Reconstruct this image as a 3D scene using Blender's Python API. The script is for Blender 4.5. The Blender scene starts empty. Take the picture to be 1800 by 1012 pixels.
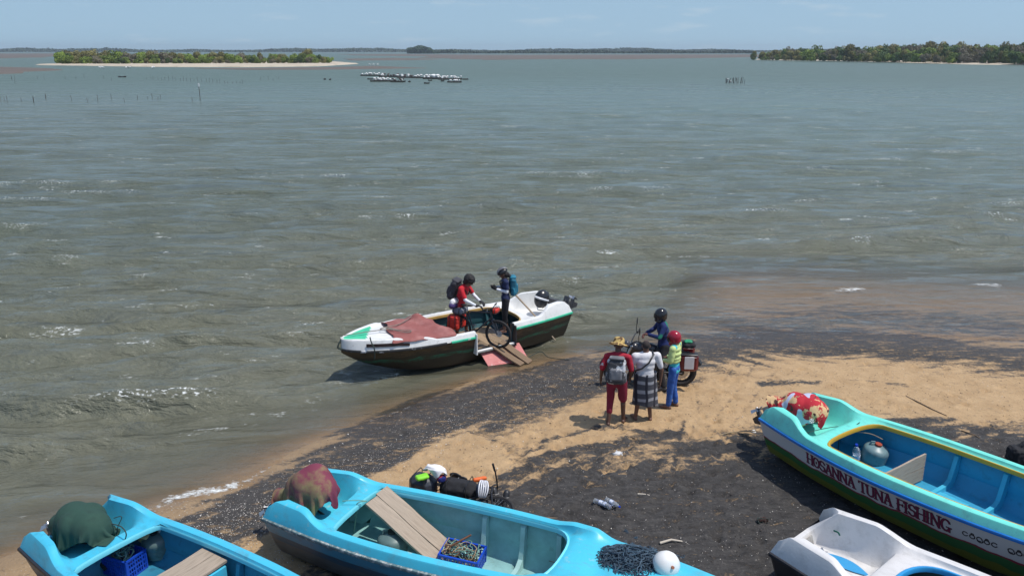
import bpy, math, random
import numpy as np
from mathutils import Vector, Matrix, Euler, Quaternion
R = math.radians
random.seed(7); rng = np.random.default_rng(7)
scene = bpy.context.scene
col = scene.collection

# ---------------------------------------------------------------- camera, world, sun, exposure
CH, CF = 7.15, 1400.0                       # camera height (m), focal length (px of the 1800 px wide photograph)
CP = math.atan(418.0 / CF)                  # pitch below the horizon
cam = bpy.data.objects.new('camera', bpy.data.cameras.new('camera'))
col.objects.link(cam); scene.camera = cam
cam.location = (0, 0, CH); cam.rotation_euler = (math.pi/2 - CP, 0, 0)
cam.data.sensor_width = 36; cam.data.lens = CF/1800*36
cam.data.clip_start = 0.1; cam.data.clip_end = 20000

SUN_EL, SUN_AZ = R(66), R(-14)              # azimuth measured from +X towards +Y
world = bpy.data.worlds.new('World'); scene.world = world; world.use_nodes = True
nt = world.node_tree; nt.nodes.clear()
out = nt.nodes.new('ShaderNodeOutputWorld'); bg = nt.nodes.new('ShaderNodeBackground')
sky = nt.nodes.new('ShaderNodeTexSky'); sky.sky_type = 'NISHITA'; sky.sun_disc = False
sky.sun_elevation = SUN_EL; sky.sun_rotation = math.pi/2 - SUN_AZ
sky.air_density = 1.0; sky.dust_density = 0.6; sky.ozone_density = 2.0; sky.altitude = 0
bg.inputs['Strength'].default_value = 0.14
# faint small clouds high above the horizon
tc = nt.nodes.new('ShaderNodeTexCoord'); mp = nt.nodes.new('ShaderNodeMapping'); mp.inputs['Scale'].default_value = (4, 4, 22)
nz = nt.nodes.new('ShaderNodeTexNoise'); nz.inputs['Scale'].default_value = 3.2; nz.inputs['Detail'].default_value = 6
cr = nt.nodes.new('ShaderNodeValToRGB'); cr.color_ramp.elements[0].position = .60; cr.color_ramp.elements[1].position = .80
cr.color_ramp.elements[1].color = (.45, .45, .45, 1)
mx = nt.nodes.new('ShaderNodeMixRGB'); mx.inputs[2].default_value = (3.9, 4.3, 4.6, 1)
# the hazy band right at the horizon of the model sky is too brown for this sea air: look it up a little higher
sv = nt.nodes.new('ShaderNodeVectorMath'); sv.operation = 'ADD'; sv.inputs[1].default_value = (0, 0, .16)
nn_ = nt.nodes.new('ShaderNodeVectorMath'); nn_.operation = 'NORMALIZE'
nt.links.new(tc.outputs['Generated'], sv.inputs[0]); nt.links.new(sv.outputs[0], nn_.inputs[0]); nt.links.new(nn_.outputs[0], sky.inputs['Vector'])
nt.links.new(tc.outputs['Generated'], mp.inputs['Vector']); nt.links.new(mp.outputs[0], nz.inputs['Vector'])
nt.links.new(nz.outputs['Fac'], cr.inputs[0]); nt.links.new(cr.outputs[0], mx.inputs[0])
# pale sea haze low in the sky, all round
hs = nt.nodes.new('ShaderNodeSeparateXYZ'); nt.links.new(tc.outputs['Generated'], hs.inputs[0])
hr = nt.nodes.new('ShaderNodeMapRange'); hr.interpolation_type = 'SMOOTHSTEP'; hr.inputs['From Min'].default_value = -.1; hr.inputs['From Max'].default_value = .55; hr.inputs['To Min'].default_value = .80; hr.inputs['To Max'].default_value = 0
nt.links.new(hs.outputs['Z'], hr.inputs[0]); hm_ = nt.nodes.new('ShaderNodeMixRGB'); hm_.inputs[2].default_value = (2.02, 2.98, 3.62, 1)
nt.links.new(hr.outputs[0], hm_.inputs[0]); nt.links.new(sky.outputs[0], hm_.inputs[1]); nt.links.new(hm_.outputs[0], mx.inputs[1]); nt.links.new(mx.outputs[0], bg.inputs['Color']); nt.links.new(bg.outputs[0], out.inputs[0])

sun = bpy.data.objects.new('sun', bpy.data.lights.new('sun', 'SUN')); col.objects.link(sun)
sun.data.energy = 3.2; sun.data.angle = R(0.53); sun.data.color = (1, .955, .88)
sd = Vector((math.cos(SUN_EL)*math.cos(SUN_AZ), math.cos(SUN_EL)*math.sin(SUN_AZ), math.sin(SUN_EL)))
sun.rotation_euler = sd.to_track_quat('Z', 'Y').to_euler(); sun.location = (20, -5, 60)
vs = scene.view_settings; vs.view_transform = 'Standard'; vs.look = 'None'; vs.gamma = 1; vs.use_curve_mapping = False
vs.exposure = 0.27
scene.cycles.max_bounces = 8; scene.cycles.transparent_max_bounces = 12

# ---------------------------------------------------------------- helpers
def P(px, py, z=0.0):
    """the place in the world seen at a pixel of the photograph, at height z (used for planning where things stand)"""
    x = (px-900)/CF; y = -(py-506)/CF
    d = (x, math.cos(CP)+y*math.sin(CP), -math.sin(CP)+y*math.cos(CP)); t = (z-CH)/d[2]
    return Vector((d[0]*t, d[1]*t, z))

def hsh(ix, iy, s):
    n = (ix.astype(np.int64)*374761393 + iy.astype(np.int64)*668265263 + s*1442695041) & 0xffffffff
    n = ((n ^ (n >> 13))*1274126177) & 0xffffffff
    return ((n ^ (n >> 16)) & 0xffff)/65535.0
def vnoise(x, y, s=0):
    x = np.asarray(x, float); y = np.asarray(y, float)
    ix = np.floor(x); iy = np.floor(y); fx = x-ix; fy = y-iy
    fx = fx*fx*(3-2*fx); fy = fy*fy*(3-2*fy)
    a = hsh(ix, iy, s); b = hsh(ix+1, iy, s); c = hsh(ix, iy+1, s); d = hsh(ix+1, iy+1, s)
    return (a*(1-fx)+b*fx)*(1-fy)+(c*(1-fx)+d*fx)*fy
def fbm(x, y, o=4, s=0):
    v = 0; a = .5; t = 0
    for i in range(o):
        v = v+a*vnoise(x, y, s+i*17); t += a; x = x*2.03+3.1; y = y*2.03+1.7; a *= .5
    return v/t
def sstep(a, b, x):
    t = np.clip((x-a)/(b-a), 0, 1); return t*t*(3-2*t)
def pdist(X, Y, pts):
    """distance to a polyline and signed side of the nearest segment (left +)"""
    best = np.full(X.shape, 1e9); side = np.zeros(X.shape)
    for (ax, ay), (bx, by) in zip(pts[:-1], pts[1:]):
        dx, dy = bx-ax, by-ay; L2 = dx*dx+dy*dy
        t = np.clip(((X-ax)*dx+(Y-ay)*dy)/L2, 0, 1)
        d = np.hypot(X-(ax+t*dx), Y-(ay+t*dy)); s = np.sign(dx*(Y-ay)-dy*(X-ax))
        m = d < best; best = np.where(m, d, best); side = np.where(m, s, side)
    return best, side

def C(h, k=1.0):
    h = h.lstrip('#'); c = [int(h[i:i+2], 16)/255 for i in (0, 2, 4)]
    return tuple((v/12.92 if v <= .04045 else ((v+.055)/1.055)**2.4)*k for v in c)

MATS = {}
def mat(name, c, rough=.55, var=.12, scale=3.0, c2=None, c2lo=.5, c2hi=.7, c2scale=6.0, bump=0.0, bscale=60.0, metal=0.0, stretch=(1, 1, 1), spec=.5, rnd=0.0, sheen=0, trans=0, det=5, grime=0):
    """noise-varied paint / cloth / wood; c2 = a second colour that comes through in patches (wear, dirt, print)"""
    if name in MATS: return MATS[name]
    m = bpy.data.materials.new(name); MATS[name] = m; m.use_nodes = True; n = m.node_tree; b = n.nodes['Principled BSDF']
    tc = n.nodes.new('ShaderNodeTexCoord'); mp = n.nodes.new('ShaderNodeMapping'); mp.inputs['Scale'].default_value = stretch
    n.links.new(tc.outputs['Object'], mp.inputs['Vector'])
    z = n.nodes.new('ShaderNodeTexNoise'); z.inputs['Scale'].default_value = scale; z.inputs['Detail'].default_value = det; z.inputs['Roughness'].default_value = .6
    n.links.new(mp.outputs[0], z.inputs['Vector'])
    mr = n.nodes.new('ShaderNodeMapRange'); mr.inputs['From Min'].default_value = .3; mr.inputs['From Max'].default_value = .7
    mr.inputs['To Min'].default_value = 1-var; mr.inputs['To Max'].default_value = 1+var; n.links.new(z.outputs['Fac'], mr.inputs['Value'])
    fac = mr.outputs[0]
    if rnd:
        oi = n.nodes.new('ShaderNodeObjectInfo'); r2 = n.nodes.new('ShaderNodeMapRange'); r2.inputs['To Min'].default_value = 1-rnd; r2.inputs['To Max'].default_value = 1+rnd
        n.links.new(oi.outputs['Random'], r2.inputs['Value']); mm = n.nodes.new('ShaderNodeMath'); mm.operation = 'MULTIPLY'
        n.links.new(fac, mm.inputs[0]); n.links.new(r2.outputs[0], mm.inputs[1]); fac = mm.outputs[0]
    cc = n.nodes.new('ShaderNodeRGB'); cc.outputs[0].default_value = (*c, 1); base = cc.outputs[0]
    if c2 is not None:
        z2 = n.nodes.new('ShaderNodeTexNoise'); z2.inputs['Scale'].default_value = c2scale; z2.inputs['Detail'].default_value = 6; z2.inputs['Roughness'].default_value = .65
        n.links.new(mp.outputs[0], z2.inputs['Vector'])
        r = n.nodes.new('ShaderNodeMapRange'); r.inputs['From Min'].default_value = c2lo; r.inputs['From Max'].default_value = c2hi; n.links.new(z2.outputs['Fac'], r.inputs['Value'])
        mx = n.nodes.new('ShaderNodeMixRGB'); mx.inputs[2].default_value = (*c2, 1); n.links.new(r.outputs[0], mx.inputs[0]); n.links.new(base, mx.inputs[1]); base = mx.outputs[0]
    if grime:
        mpg = n.nodes.new('ShaderNodeMapping'); mpg.inputs['Scale'].default_value = (1.3, 3.2, 1.0); n.links.new(tc.outputs['Object'], mpg.inputs['Vector'])
        zg = n.nodes.new('ShaderNodeTexNoise'); zg.inputs['Scale'].default_value = 2.6; zg.inputs['Detail'].default_value = 9; zg.inputs['Roughness'].default_value = .72; n.links.new(mpg.outputs[0], zg.inputs['Vector'])
        rg_ = n.nodes.new('ShaderNodeMapRange'); rg_.inputs['From Min'].default_value = .50; rg_.inputs['From Max'].default_value = .74; rg_.inputs['To Max'].default_value = grime; n.links.new(zg.outputs['Fac'], rg_.inputs['Value'])
        xg = n.nodes.new('ShaderNodeMixRGB'); xg.inputs[2].default_value = (.17, .15, .12, 1); n.links.new(rg_.outputs[0], xg.inputs[0]); n.links.new(base, xg.inputs[1]); base = xg.outputs[0]
    vm = n.nodes.new('ShaderNodeVectorMath'); vm.operation = 'SCALE'; n.links.new(base, vm.inputs[0]); n.links.new(fac, vm.inputs['Scale'])
    n.links.new(vm.outputs[0], b.inputs['Base Color'])
    rr = n.nodes.new('ShaderNodeMapRange'); rr.inputs['To Min'].default_value = max(.02, rough-.1); rr.inputs['To Max'].default_value = min(1, rough+.12); n.links.new(z.outputs['Fac'], rr.inputs['Value'])
    n.links.new(rr.outputs[0], b.inputs['Roughness'])
    b.inputs['Metallic'].default_value = metal; b.inputs['Specular IOR Level'].default_value = spec
    if trans: b.inputs['Transmission Weight'].default_value = trans; b.inputs['IOR'].default_value = 1.3
    if bump:
        z3 = n.nodes.new('ShaderNodeTexNoise'); z3.inputs['Scale'].default_value = bscale; z3.inputs['Detail'].default_value = 4; n.links.new(mp.outputs[0], z3.inputs['Vector'])
        bp = n.nodes.new('ShaderNodeBump'); bp.inputs['Strength'].default_value = 1; bp.inputs['Distance'].default_value = bump
        n.links.new(z3.outputs['Fac'], bp.inputs['Height']); n.links.new(bp.outputs[0], b.inputs['Normal'])
    m['base'] = 1
    return m

class MB:
    """collects shapes, builds ONE mesh object"""
    def __init__(s): s.v = []; s.f = []; s.m = []; s.n = 0; s.uv = None
    def add(s, v, f, mi=0):
        s.v.extend([tuple(p) for p in v]); s.f.extend([tuple(i+s.n for i in q) for q in f]); s.m.extend([mi]*len(f)); s.n += len(v); return s
    def box(s, c, d, rot=None, mi=0, taper=1.0, bev=0.0):
        hx, hy, hz = d[0]/2, d[1]/2, d[2]/2; M = Matrix.Identity(3) if rot is None else (rot if isinstance(rot, Matrix) else Euler(rot).to_matrix()); c = Vector(c)
        if bev > 0:
            b = min(bev, hx*.9, hy*.9, hz*.9); v = []
            for z, e in ((-hz, b), (-hz+b, 0), (hz-b, 0), (hz, b)):
                t = taper if z > 0 else 1
                X, Y = (hx-e)*t, (hy-e)*t; k = b if e == 0 else b*.35
                for x, y in ((-X+k, -Y), (X-k, -Y), (X, -Y+k), (X, Y-k), (X-k, Y), (-X+k, Y), (-X, Y-k), (-X, -Y+k)): v.append(c+M@Vector((x, y, z)))
            f = [(7, 6, 5, 4, 3, 2, 1, 0), tuple(range(24, 32))]
            for k in range(3):
                for i in range(8): f.append((k*8+i, k*8+(i+1) % 8, (k+1)*8+(i+1) % 8, (k+1)*8+i))
            return s.add(v, f, mi)
        v = [c+M@Vector((x*hx*(taper if z > 0 else 1), y*hy*(taper if z > 0 else 1), z*hz)) for z in (-1, 1) for x, y in ((-1, -1), (1, -1), (1, 1), (-1, 1))]
        return s.add(v, [(3, 2, 1, 0), (4, 5, 6, 7), (0, 1, 5, 4), (1, 2, 6, 5), (2, 3, 7, 6), (3, 0, 4, 7)], mi)
    def tube(s, pts, r, n=6, mi=0, closed=False):
        pts = [Vector(p) for p in pts]; N = len(pts); rr = r if isinstance(r, (list, tuple)) else [r]*N; v = []; f = []
        up = Vector((0, 0, 1)); prev = None
        for i, p in enumerate(pts):
            if closed: t = pts[(i+1) % N]-pts[i-1]
            else: t = pts[min(i+1, N-1)]-pts[max(i-1, 0)]
            if t.length < 1e-9: t = Vector((0, 0, 1))
            t.normalize()
            a = prev if prev is not None else (up if abs(t.z) < .9 else Vector((1, 0, 0)))
            a = a-t*a.dot(t)
            if a.length < 1e-6: a = t.orthogonal()
            a.normalize(); prev = a; b = t.cross(a)
            for k in range(n):
                an = 2*math.pi*k/n; v.append(p+(a*math.cos(an)+b*math.sin(an))*rr[i])
        for i in range(N if closed else N-1):
            j = (i+1) % N
            for k in range(n): f.append((i*n+k, i*n+(k+1) % n, j*n+(k+1) % n, j*n+k))
        if not closed: f.append(tuple(range(n-1, -1, -1))); f.append(tuple((N-1)*n+k for k in range(n)))
        return s.add(v, f, mi)
    def ell(s, c, r, rot=None, n=12, m=8, mi=0):
        c = Vector(c); r = (r, r, r) if not isinstance(r, (tuple, list)) else r; M = Matrix.Identity(3) if rot is None else (rot if isinstance(rot, Matrix) else Euler(rot).to_matrix())
        v = [c+M@Vector((0, 0, -r[2]))]
        for i in range(1, m):
            a = -math.pi/2+math.pi*i/m
            for k in range(n): b = 2*math.pi*k/n; v.append(c+M@Vector((r[0]*math.cos(a)*math.cos(b), r[1]*math.cos(a)*math.sin(b), r[2]*math.sin(a))))
        v.append(c+M@Vector((0, 0, r[2]))); f = []
        for k in range(n): f.append((0, 1+(k+1) % n, 1+k))
        for i in range(m-2):
            for k in range(n): f.append((1+i*n+k, 1+i*n+(k+1) % n, 1+(i+1)*n+(k+1) % n, 1+(i+1)*n+k))
        T = len(v)-1
        for k in range(n): f.append((T, 1+(m-2)*n+k, 1+(m-2)*n+(k+1) % n))
        return s.add(v, f, mi)
    def cap(s, a, b, r0, r1, n=10, mi=0, k=3):
        a = Vector(a); b = Vector(b); t = (b-a); L = t.length; t = t/L if L > 1e-9 else Vector((0, 0, 1)); pts = []; rr = []
        for i in range(k+1): an = math.pi/2*i/k; pts.append(a-t*r0*math.cos(an)); rr.append(max(r0*math.sin(an), r0*.05))
        for i in range(k+1): an = math.pi/2*i/k; pts.append(b+t*r1*math.sin(an)); rr.append(max(r1*math.cos(an), r1*.05))
        return s.tube(pts, rr, n, mi)
    def lathe(s, prof, c=(0, 0, 0), n=16, mi=0, rot=None, sx=1, sy=1):
        c = Vector(c); M = Matrix.Identity(3) if rot is None else (rot if isinstance(rot, Matrix) else Euler(rot).to_matrix()); v = []; f = []
        for (r, z) in prof:
            for k in range(n): a = 2*math.pi*k/n; v.append(c+M@Vector((r*math.cos(a)*sx, r*math.sin(a)*sy, z)))
        for i in range(len(prof)-1):
            for k in range(n): f.append((i*n+k, i*n+(k+1) % n, (i+1)*n+(k+1) % n, (i+1)*n+k))
        f.append(tuple(range(n-1, -1, -1))); f.append(tuple((len(prof)-1)*n+k for k in range(n)))
        return s.add(v, f, mi)
    def prism(s, poly, o, ux, uy, un, t, mi=0):
        o, ux, uy, un = Vector(o), Vector(ux), Vector(uy), Vector(un); n = len(poly)
        v = [o+ux*x+uy*y for x, y in poly]+[o+ux*x+uy*y+un*t for x, y in poly]
        f = [tuple(range(n-1, -1, -1)), tuple(range(n, 2*n))]+[(i, (i+1) % n, n+(i+1) % n, n+i) for i in range(n)]
        return s.add(v, f, mi)
    def grid(s, rows, mi=0, skip=None, closed=False):
        n = len(rows[0]); v = [p for r in rows for p in r]; f = []; mm = []
        for i in range(len(rows)-1):
            for j in range(n if closed else n-1):
                if skip and skip(i, j): continue
                f.append((i*n+j, i*n+(j+1) % n, (i+1)*n+(j+1) % n, (i+1)*n+j)); mm.append(mi(i, j) if callable(mi) else mi)
        s.add(v, f, 0); s.m[-len(f):] = mm
        return s
    def build(s, name, mats, parent=None, smooth=None, loc=None, rot=None, link=True):
        me = bpy.data.meshes.new(name); me.from_pydata(s.v, [], s.f)
        for m in (mats if isinstance(mats, (list, tuple)) else [mats]): me.materials.append(m)
        me.polygons.foreach_set('material_index', s.m)
        if smooth is not None:
            me.polygons.foreach_set('use_smooth', [True]*len(s.f))
            me.validate(); me.update()
            if smooth < 179: me.set_sharp_from_angle(angle=R(smooth))
        me.update()
        o = bpy.data.objects.new(name, me)
        if link: col.objects.link(o)
        if parent: o.parent = parent
        if loc is not None: o.location = loc
        if rot is not None: o.rotation_euler = rot
        return o

def tag(o, label=None, cat=None, group=None, kind=None):
    if label: o['label'] = label
    if cat: o['category'] = cat
    if group: o['group'] = group
    if kind: o['kind'] = kind
    return o
def thing(name, label, cat, loc=(0, 0, 0), rot=(0, 0, 0), group=None):
    o = bpy.data.objects.new(name, None); o.empty_display_size = .2; col.objects.link(o)
    o.location = loc; o.rotation_euler = rot; return tag(o, label, cat, group)
def copy_tree(o, parent=None):
    c = o.copy(); col.objects.link(c); c.parent = parent
    for ch in [x for x in o.children]: copy_tree(ch, c)
    return c
def recalc(o):
    import bmesh
    bm = bmesh.new(); bm.from_mesh(o.data); bmesh.ops.remove_doubles(bm, verts=bm.verts, dist=1e-5); bmesh.ops.recalc_face_normals(bm, faces=bm.faces); bm.to_mesh(o.data); bm.free(); return o
def sheet(name, xs, ys, Z, mats, attrs=None, smooth=True):
    """grid mesh from numpy arrays, with float attributes"""
    ny, nx = len(ys), len(xs); X, Y = np.meshgrid(xs, ys)
    co = np.stack([X, Y, Z], -1).reshape(-1, 3).astype(np.float32)
    i = np.arange(nx*ny).reshape(ny, nx); q = np.stack([i[:-1, :-1], i[:-1, 1:], i[1:, 1:], i[1:, :-1]], -1).reshape(-1)
    me = bpy.data.meshes.new(name); me.vertices.add(len(co)); me.vertices.foreach_set('co', co.ravel())
    nf = len(q)//4; me.loops.add(len(q)); me.loops.foreach_set('vertex_index', q.astype(np.int32)); me.polygons.add(nf)
    me.polygons.foreach_set('loop_start', np.arange(0, len(q), 4, dtype=np.int32))
    me.update(calc_edges=True); me.polygons.foreach_set('use_smooth', np.ones(nf, bool))
    for k, a in (attrs or {}).items():
        at = me.attributes.new(k, 'FLOAT', 'POINT'); at.data.foreach_set('value', a.reshape(-1).astype(np.float32))
    me.materials.append(mats); o = bpy.data.objects.new(name, me); col.objects.link(o); return o
# ---------------------------------------------------------------- shore, beach, lagoon
def pl(*pts): return [tuple(P(x, y)[:2]) for x, y in pts]
SHORE = pl((-420, 1120), (0, 985), (100, 945), (200, 912), (300, 884), (420, 842), (500, 802), (560, 776), (650, 742), (760, 700), (850, 665), (950, 640), (1050, 622), (1200, 600), (1300, 592), (1500, 590), (1800, 612), (2300, 640))
SHORE = [(SHORE[0][0]-40, SHORE[0][1]-22)]+SHORE+[(SHORE[-1][0]+120, SHORE[-1][1]+10)]
def axis(lo, hi, step, far, g=1.35):
    a = list(np.arange(lo, hi+step/2, step)); s = step; x = a[-1]
    while x < far: s = min(s*g, 200); x += s; a.append(x)
    s = step; x = a[0]
    while x > -far: s = min(s*g, 200); x -= s; a.insert(0, x)
    return np.array(a)
def depth_at(X, Y):
    d, sd_ = pdist(X, Y, SHORE)             # left of the polyline (walking +x) is the water
    d = d*sd_
    slope = .20-.175*sstep(2.0, 7.0, X)
    far_ = 3.5+2.6*sstep(3.5, 7.5, X); dep = np.where(d > 0, np.minimum(d*slope+np.maximum(d-far_, 0)*.10, 1.4), d*.035)
    return np.maximum(dep, -.16), d
def gz(x, y):
    a, _ = depth_at(np.array([float(x)]), np.array([float(y)])); return float(-a[0])
def G(px, py, dz=0.0):
    p = P(px, py, 0); z = gz(p.x, p.y); p = P(px, py, z+dz); return Vector((p.x, p.y, z))

xs = axis(-12.5, 17.5, .06, 900); ys = axis(6.2, 27.5, .06, 260)
X, Y = np.meshgrid(xs, ys)
dep, dd = depth_at(X, Y)
z = -dep + .020*(fbm(X*1.3, Y*1.3, 3, 5)-.5)*sstep(-.4, 1.0, -dd) + .012*(fbm(X*6, Y*6, 3, 9)-.5)
# footprints / scuffs: small pits, more of them where people walk
pit = np.zeros_like(X)
for i in range(900):
    px, py = random.choice([(random.uniform(700, 1300), random.uniform(640, 860)), (random.uniform(900, 1800), random.uniform(640, 1000)), (random.uniform(850, 1300), random.uniform(760, 960))])
    p = P(px, py); a = random.uniform(0, 3.14); L, W = random.uniform(.10, .17), random.uniform(.05, .08); A = random.uniform(.016, .050)
    ix = np.searchsorted(xs, [p.x-.4, p.x+.4]); iy = np.searchsorted(ys, [p.y-.4, p.y+.4])
    if ix[0] == ix[1] or iy[0] == iy[1]: continue
    sx, sy = X[iy[0]:iy[1], ix[0]:ix[1]]-p.x, Y[iy[0]:iy[1], ix[0]:ix[1]]-p.y
    u = (sx*math.cos(a)+sy*math.sin(a))/L; v = (-sx*math.sin(a)+sy*math.cos(a))/W; r = u*u+v*v
    pit[iy[0]:iy[1], ix[0]:ix[1]] += A*(-np.exp(-r)+.45*np.exp(-(np.sqrt(r)-1.5)**2*5))
def groove(pts, w, A):
    d, _ = pdist(X, Y, pts); return A*(-np.exp(-(d/w)**2)+.5*np.exp(-((d-w*1.8)/(w*.8))**2))
TR = [pl((1202, 752), (1190, 800), (1180, 850), (1174, 905), (1170, 960)), pl((1206, 640), (1222, 690), (1228, 730), (1218, 765)), pl((1235, 775), (1300, 690), (1330, 640)),
      pl((808, 752), (850, 770), (900, 790), (930, 800)), pl((860, 740), (905, 700), (940, 670)), pl((1278, 770), (1330, 700), (1370, 650)), pl((1290, 850), (1330, 930), (1340, 1010))]
for i, t in enumerate(TR): pit += groove(t, .035, .014)
z = z+pit*sstep(.3, -.2, dd)
# streaks of black mineral sand
wx = X+.5*(fbm(X*.9, Y*.9, 4, 21)-.5)+.12*(fbm(X*5, Y*5, 3, 31)-.5); wy = Y+.55*(fbm(X*.9+9, Y*.9, 4, 41)-.5)+.10*(fbm(X*5, Y*5+7, 3, 51)-.5)
ang = .62-.45*sstep(2, 8, X)                 # streaks run along the shore
sa = X*np.cos(ang)+Y*np.sin(ang); sb = -X*np.sin(ang)+Y*np.cos(ang)
streak = fbm(sa*.9, sb*5.5, 5, 61)-.5; fine = fbm(sa*4, sb*16, 4, 71)-.5; blot = fbm(X*2.2, Y*2.2, 4, 81)-.5
dark = np.zeros_like(X)
def band(pts, w, soft, a=1.0, nz=.6):
    d, _ = pdist(wx, wy, pl(*pts)); return a*sstep(w+soft, w-soft, d+nz*streak+.25*fine)
dark = np.maximum(dark, band([(250, 990), (400, 920), (520, 850), (600, 815), (700, 772), (790, 735), (890, 705), (980, 685), (1060, 672)], .68, .26, .84, .8))
dark = np.maximum(dark, band([(640, 760), (760, 720), (850, 690), (950, 662), (1060, 640), (1160, 630), (1260, 612)], .62, .34, .80, .9))
dark = np.maximum(dark, band([(860, 750), (940, 722), (1000, 702), (1060, 684), (1150, 662)], .42, .25, .8))
dark = np.maximum(dark, band([(1130, 628), (1230, 615), (1330, 600), (1500, 600), (1650, 615), (1800, 640), (2000, 650)], 1.25, .7, .80, 1.9))
dark = np.maximum(dark, band([(1300, 568), (1500, 556), (1800, 575), (2000, 575)], 1.3, 1.0, .62, 2.8))
dark = np.maximum(dark, band([(560, 800), (620, 770), (700, 735)], .2, .2, .5))
dark = np.maximum(dark, band([(1620, 640), (1800, 668), (2000, 690)], .35, .35, .5, 1.2))
dark = np.maximum(dark, band([(905, 812), (985, 775), (1050, 760), (1130, 770), (1180, 772)], .10, .10, .8, .25))
dark = np.maximum(dark, band([(1335, 681), (1430, 680)], .10, .10, .75, .2))
dark = np.maximum(dark, band([(1490, 676), (1590, 684)], .05, .07, .6, .2))
dark = np.maximum(dark, band([(1120, 705), (1180, 690), (1240, 672)], .12, .15, .5, .3))
dark = np.maximum(dark, band([(800, 760), (860, 775), (900, 792)], .05, .08, .6, .2))
dark = np.maximum(dark, band([(880, 850), (960, 815), (1040, 802), (1120, 790), (1190, 775)], .22, .14, .85, .4))
# inland black sand, fuzzy edge
edge = pl((300, 1160), (640, 930), (860, 850), (950, 815), (1040, 795), (1180, 784), (1260, 772), (1340, 756), (1440, 752), (1560, 742), (1800, 738), (2300, 738))
d, s_ = pdist(wx, wy, edge); inl = -d*s_
mix = sstep(-.05, .55, inl+.9*streak+.5*blot)
sp = sstep(.5, -.1, inl-1.0)*sstep(-.2, .3, inl)*sstep(.0, .12, blot+.5*fine)     # tan grit coming through
dark = np.maximum(dark, mix*(1-.55*sp))
track = np.zeros_like(X)
for i, t in enumerate(TR): d, _ = pdist(X+.04*fine, Y, t); track = np.maximum(track, sstep(.05, .015, d)*(.85 if i == 0 else .3))
dark = np.clip(np.maximum(dark, track)+.30*fine*(dark > .02)+.10*blot, 0, 1)
grit = np.clip(sstep(.7, .0, np.abs(dd+.55))+.5*sstep(1.6, 0, np.abs(dd+1.4)), 0, 1)*(X < 8)
wet = sstep(-1.3, -.1, dd+.6*streak)

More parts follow.
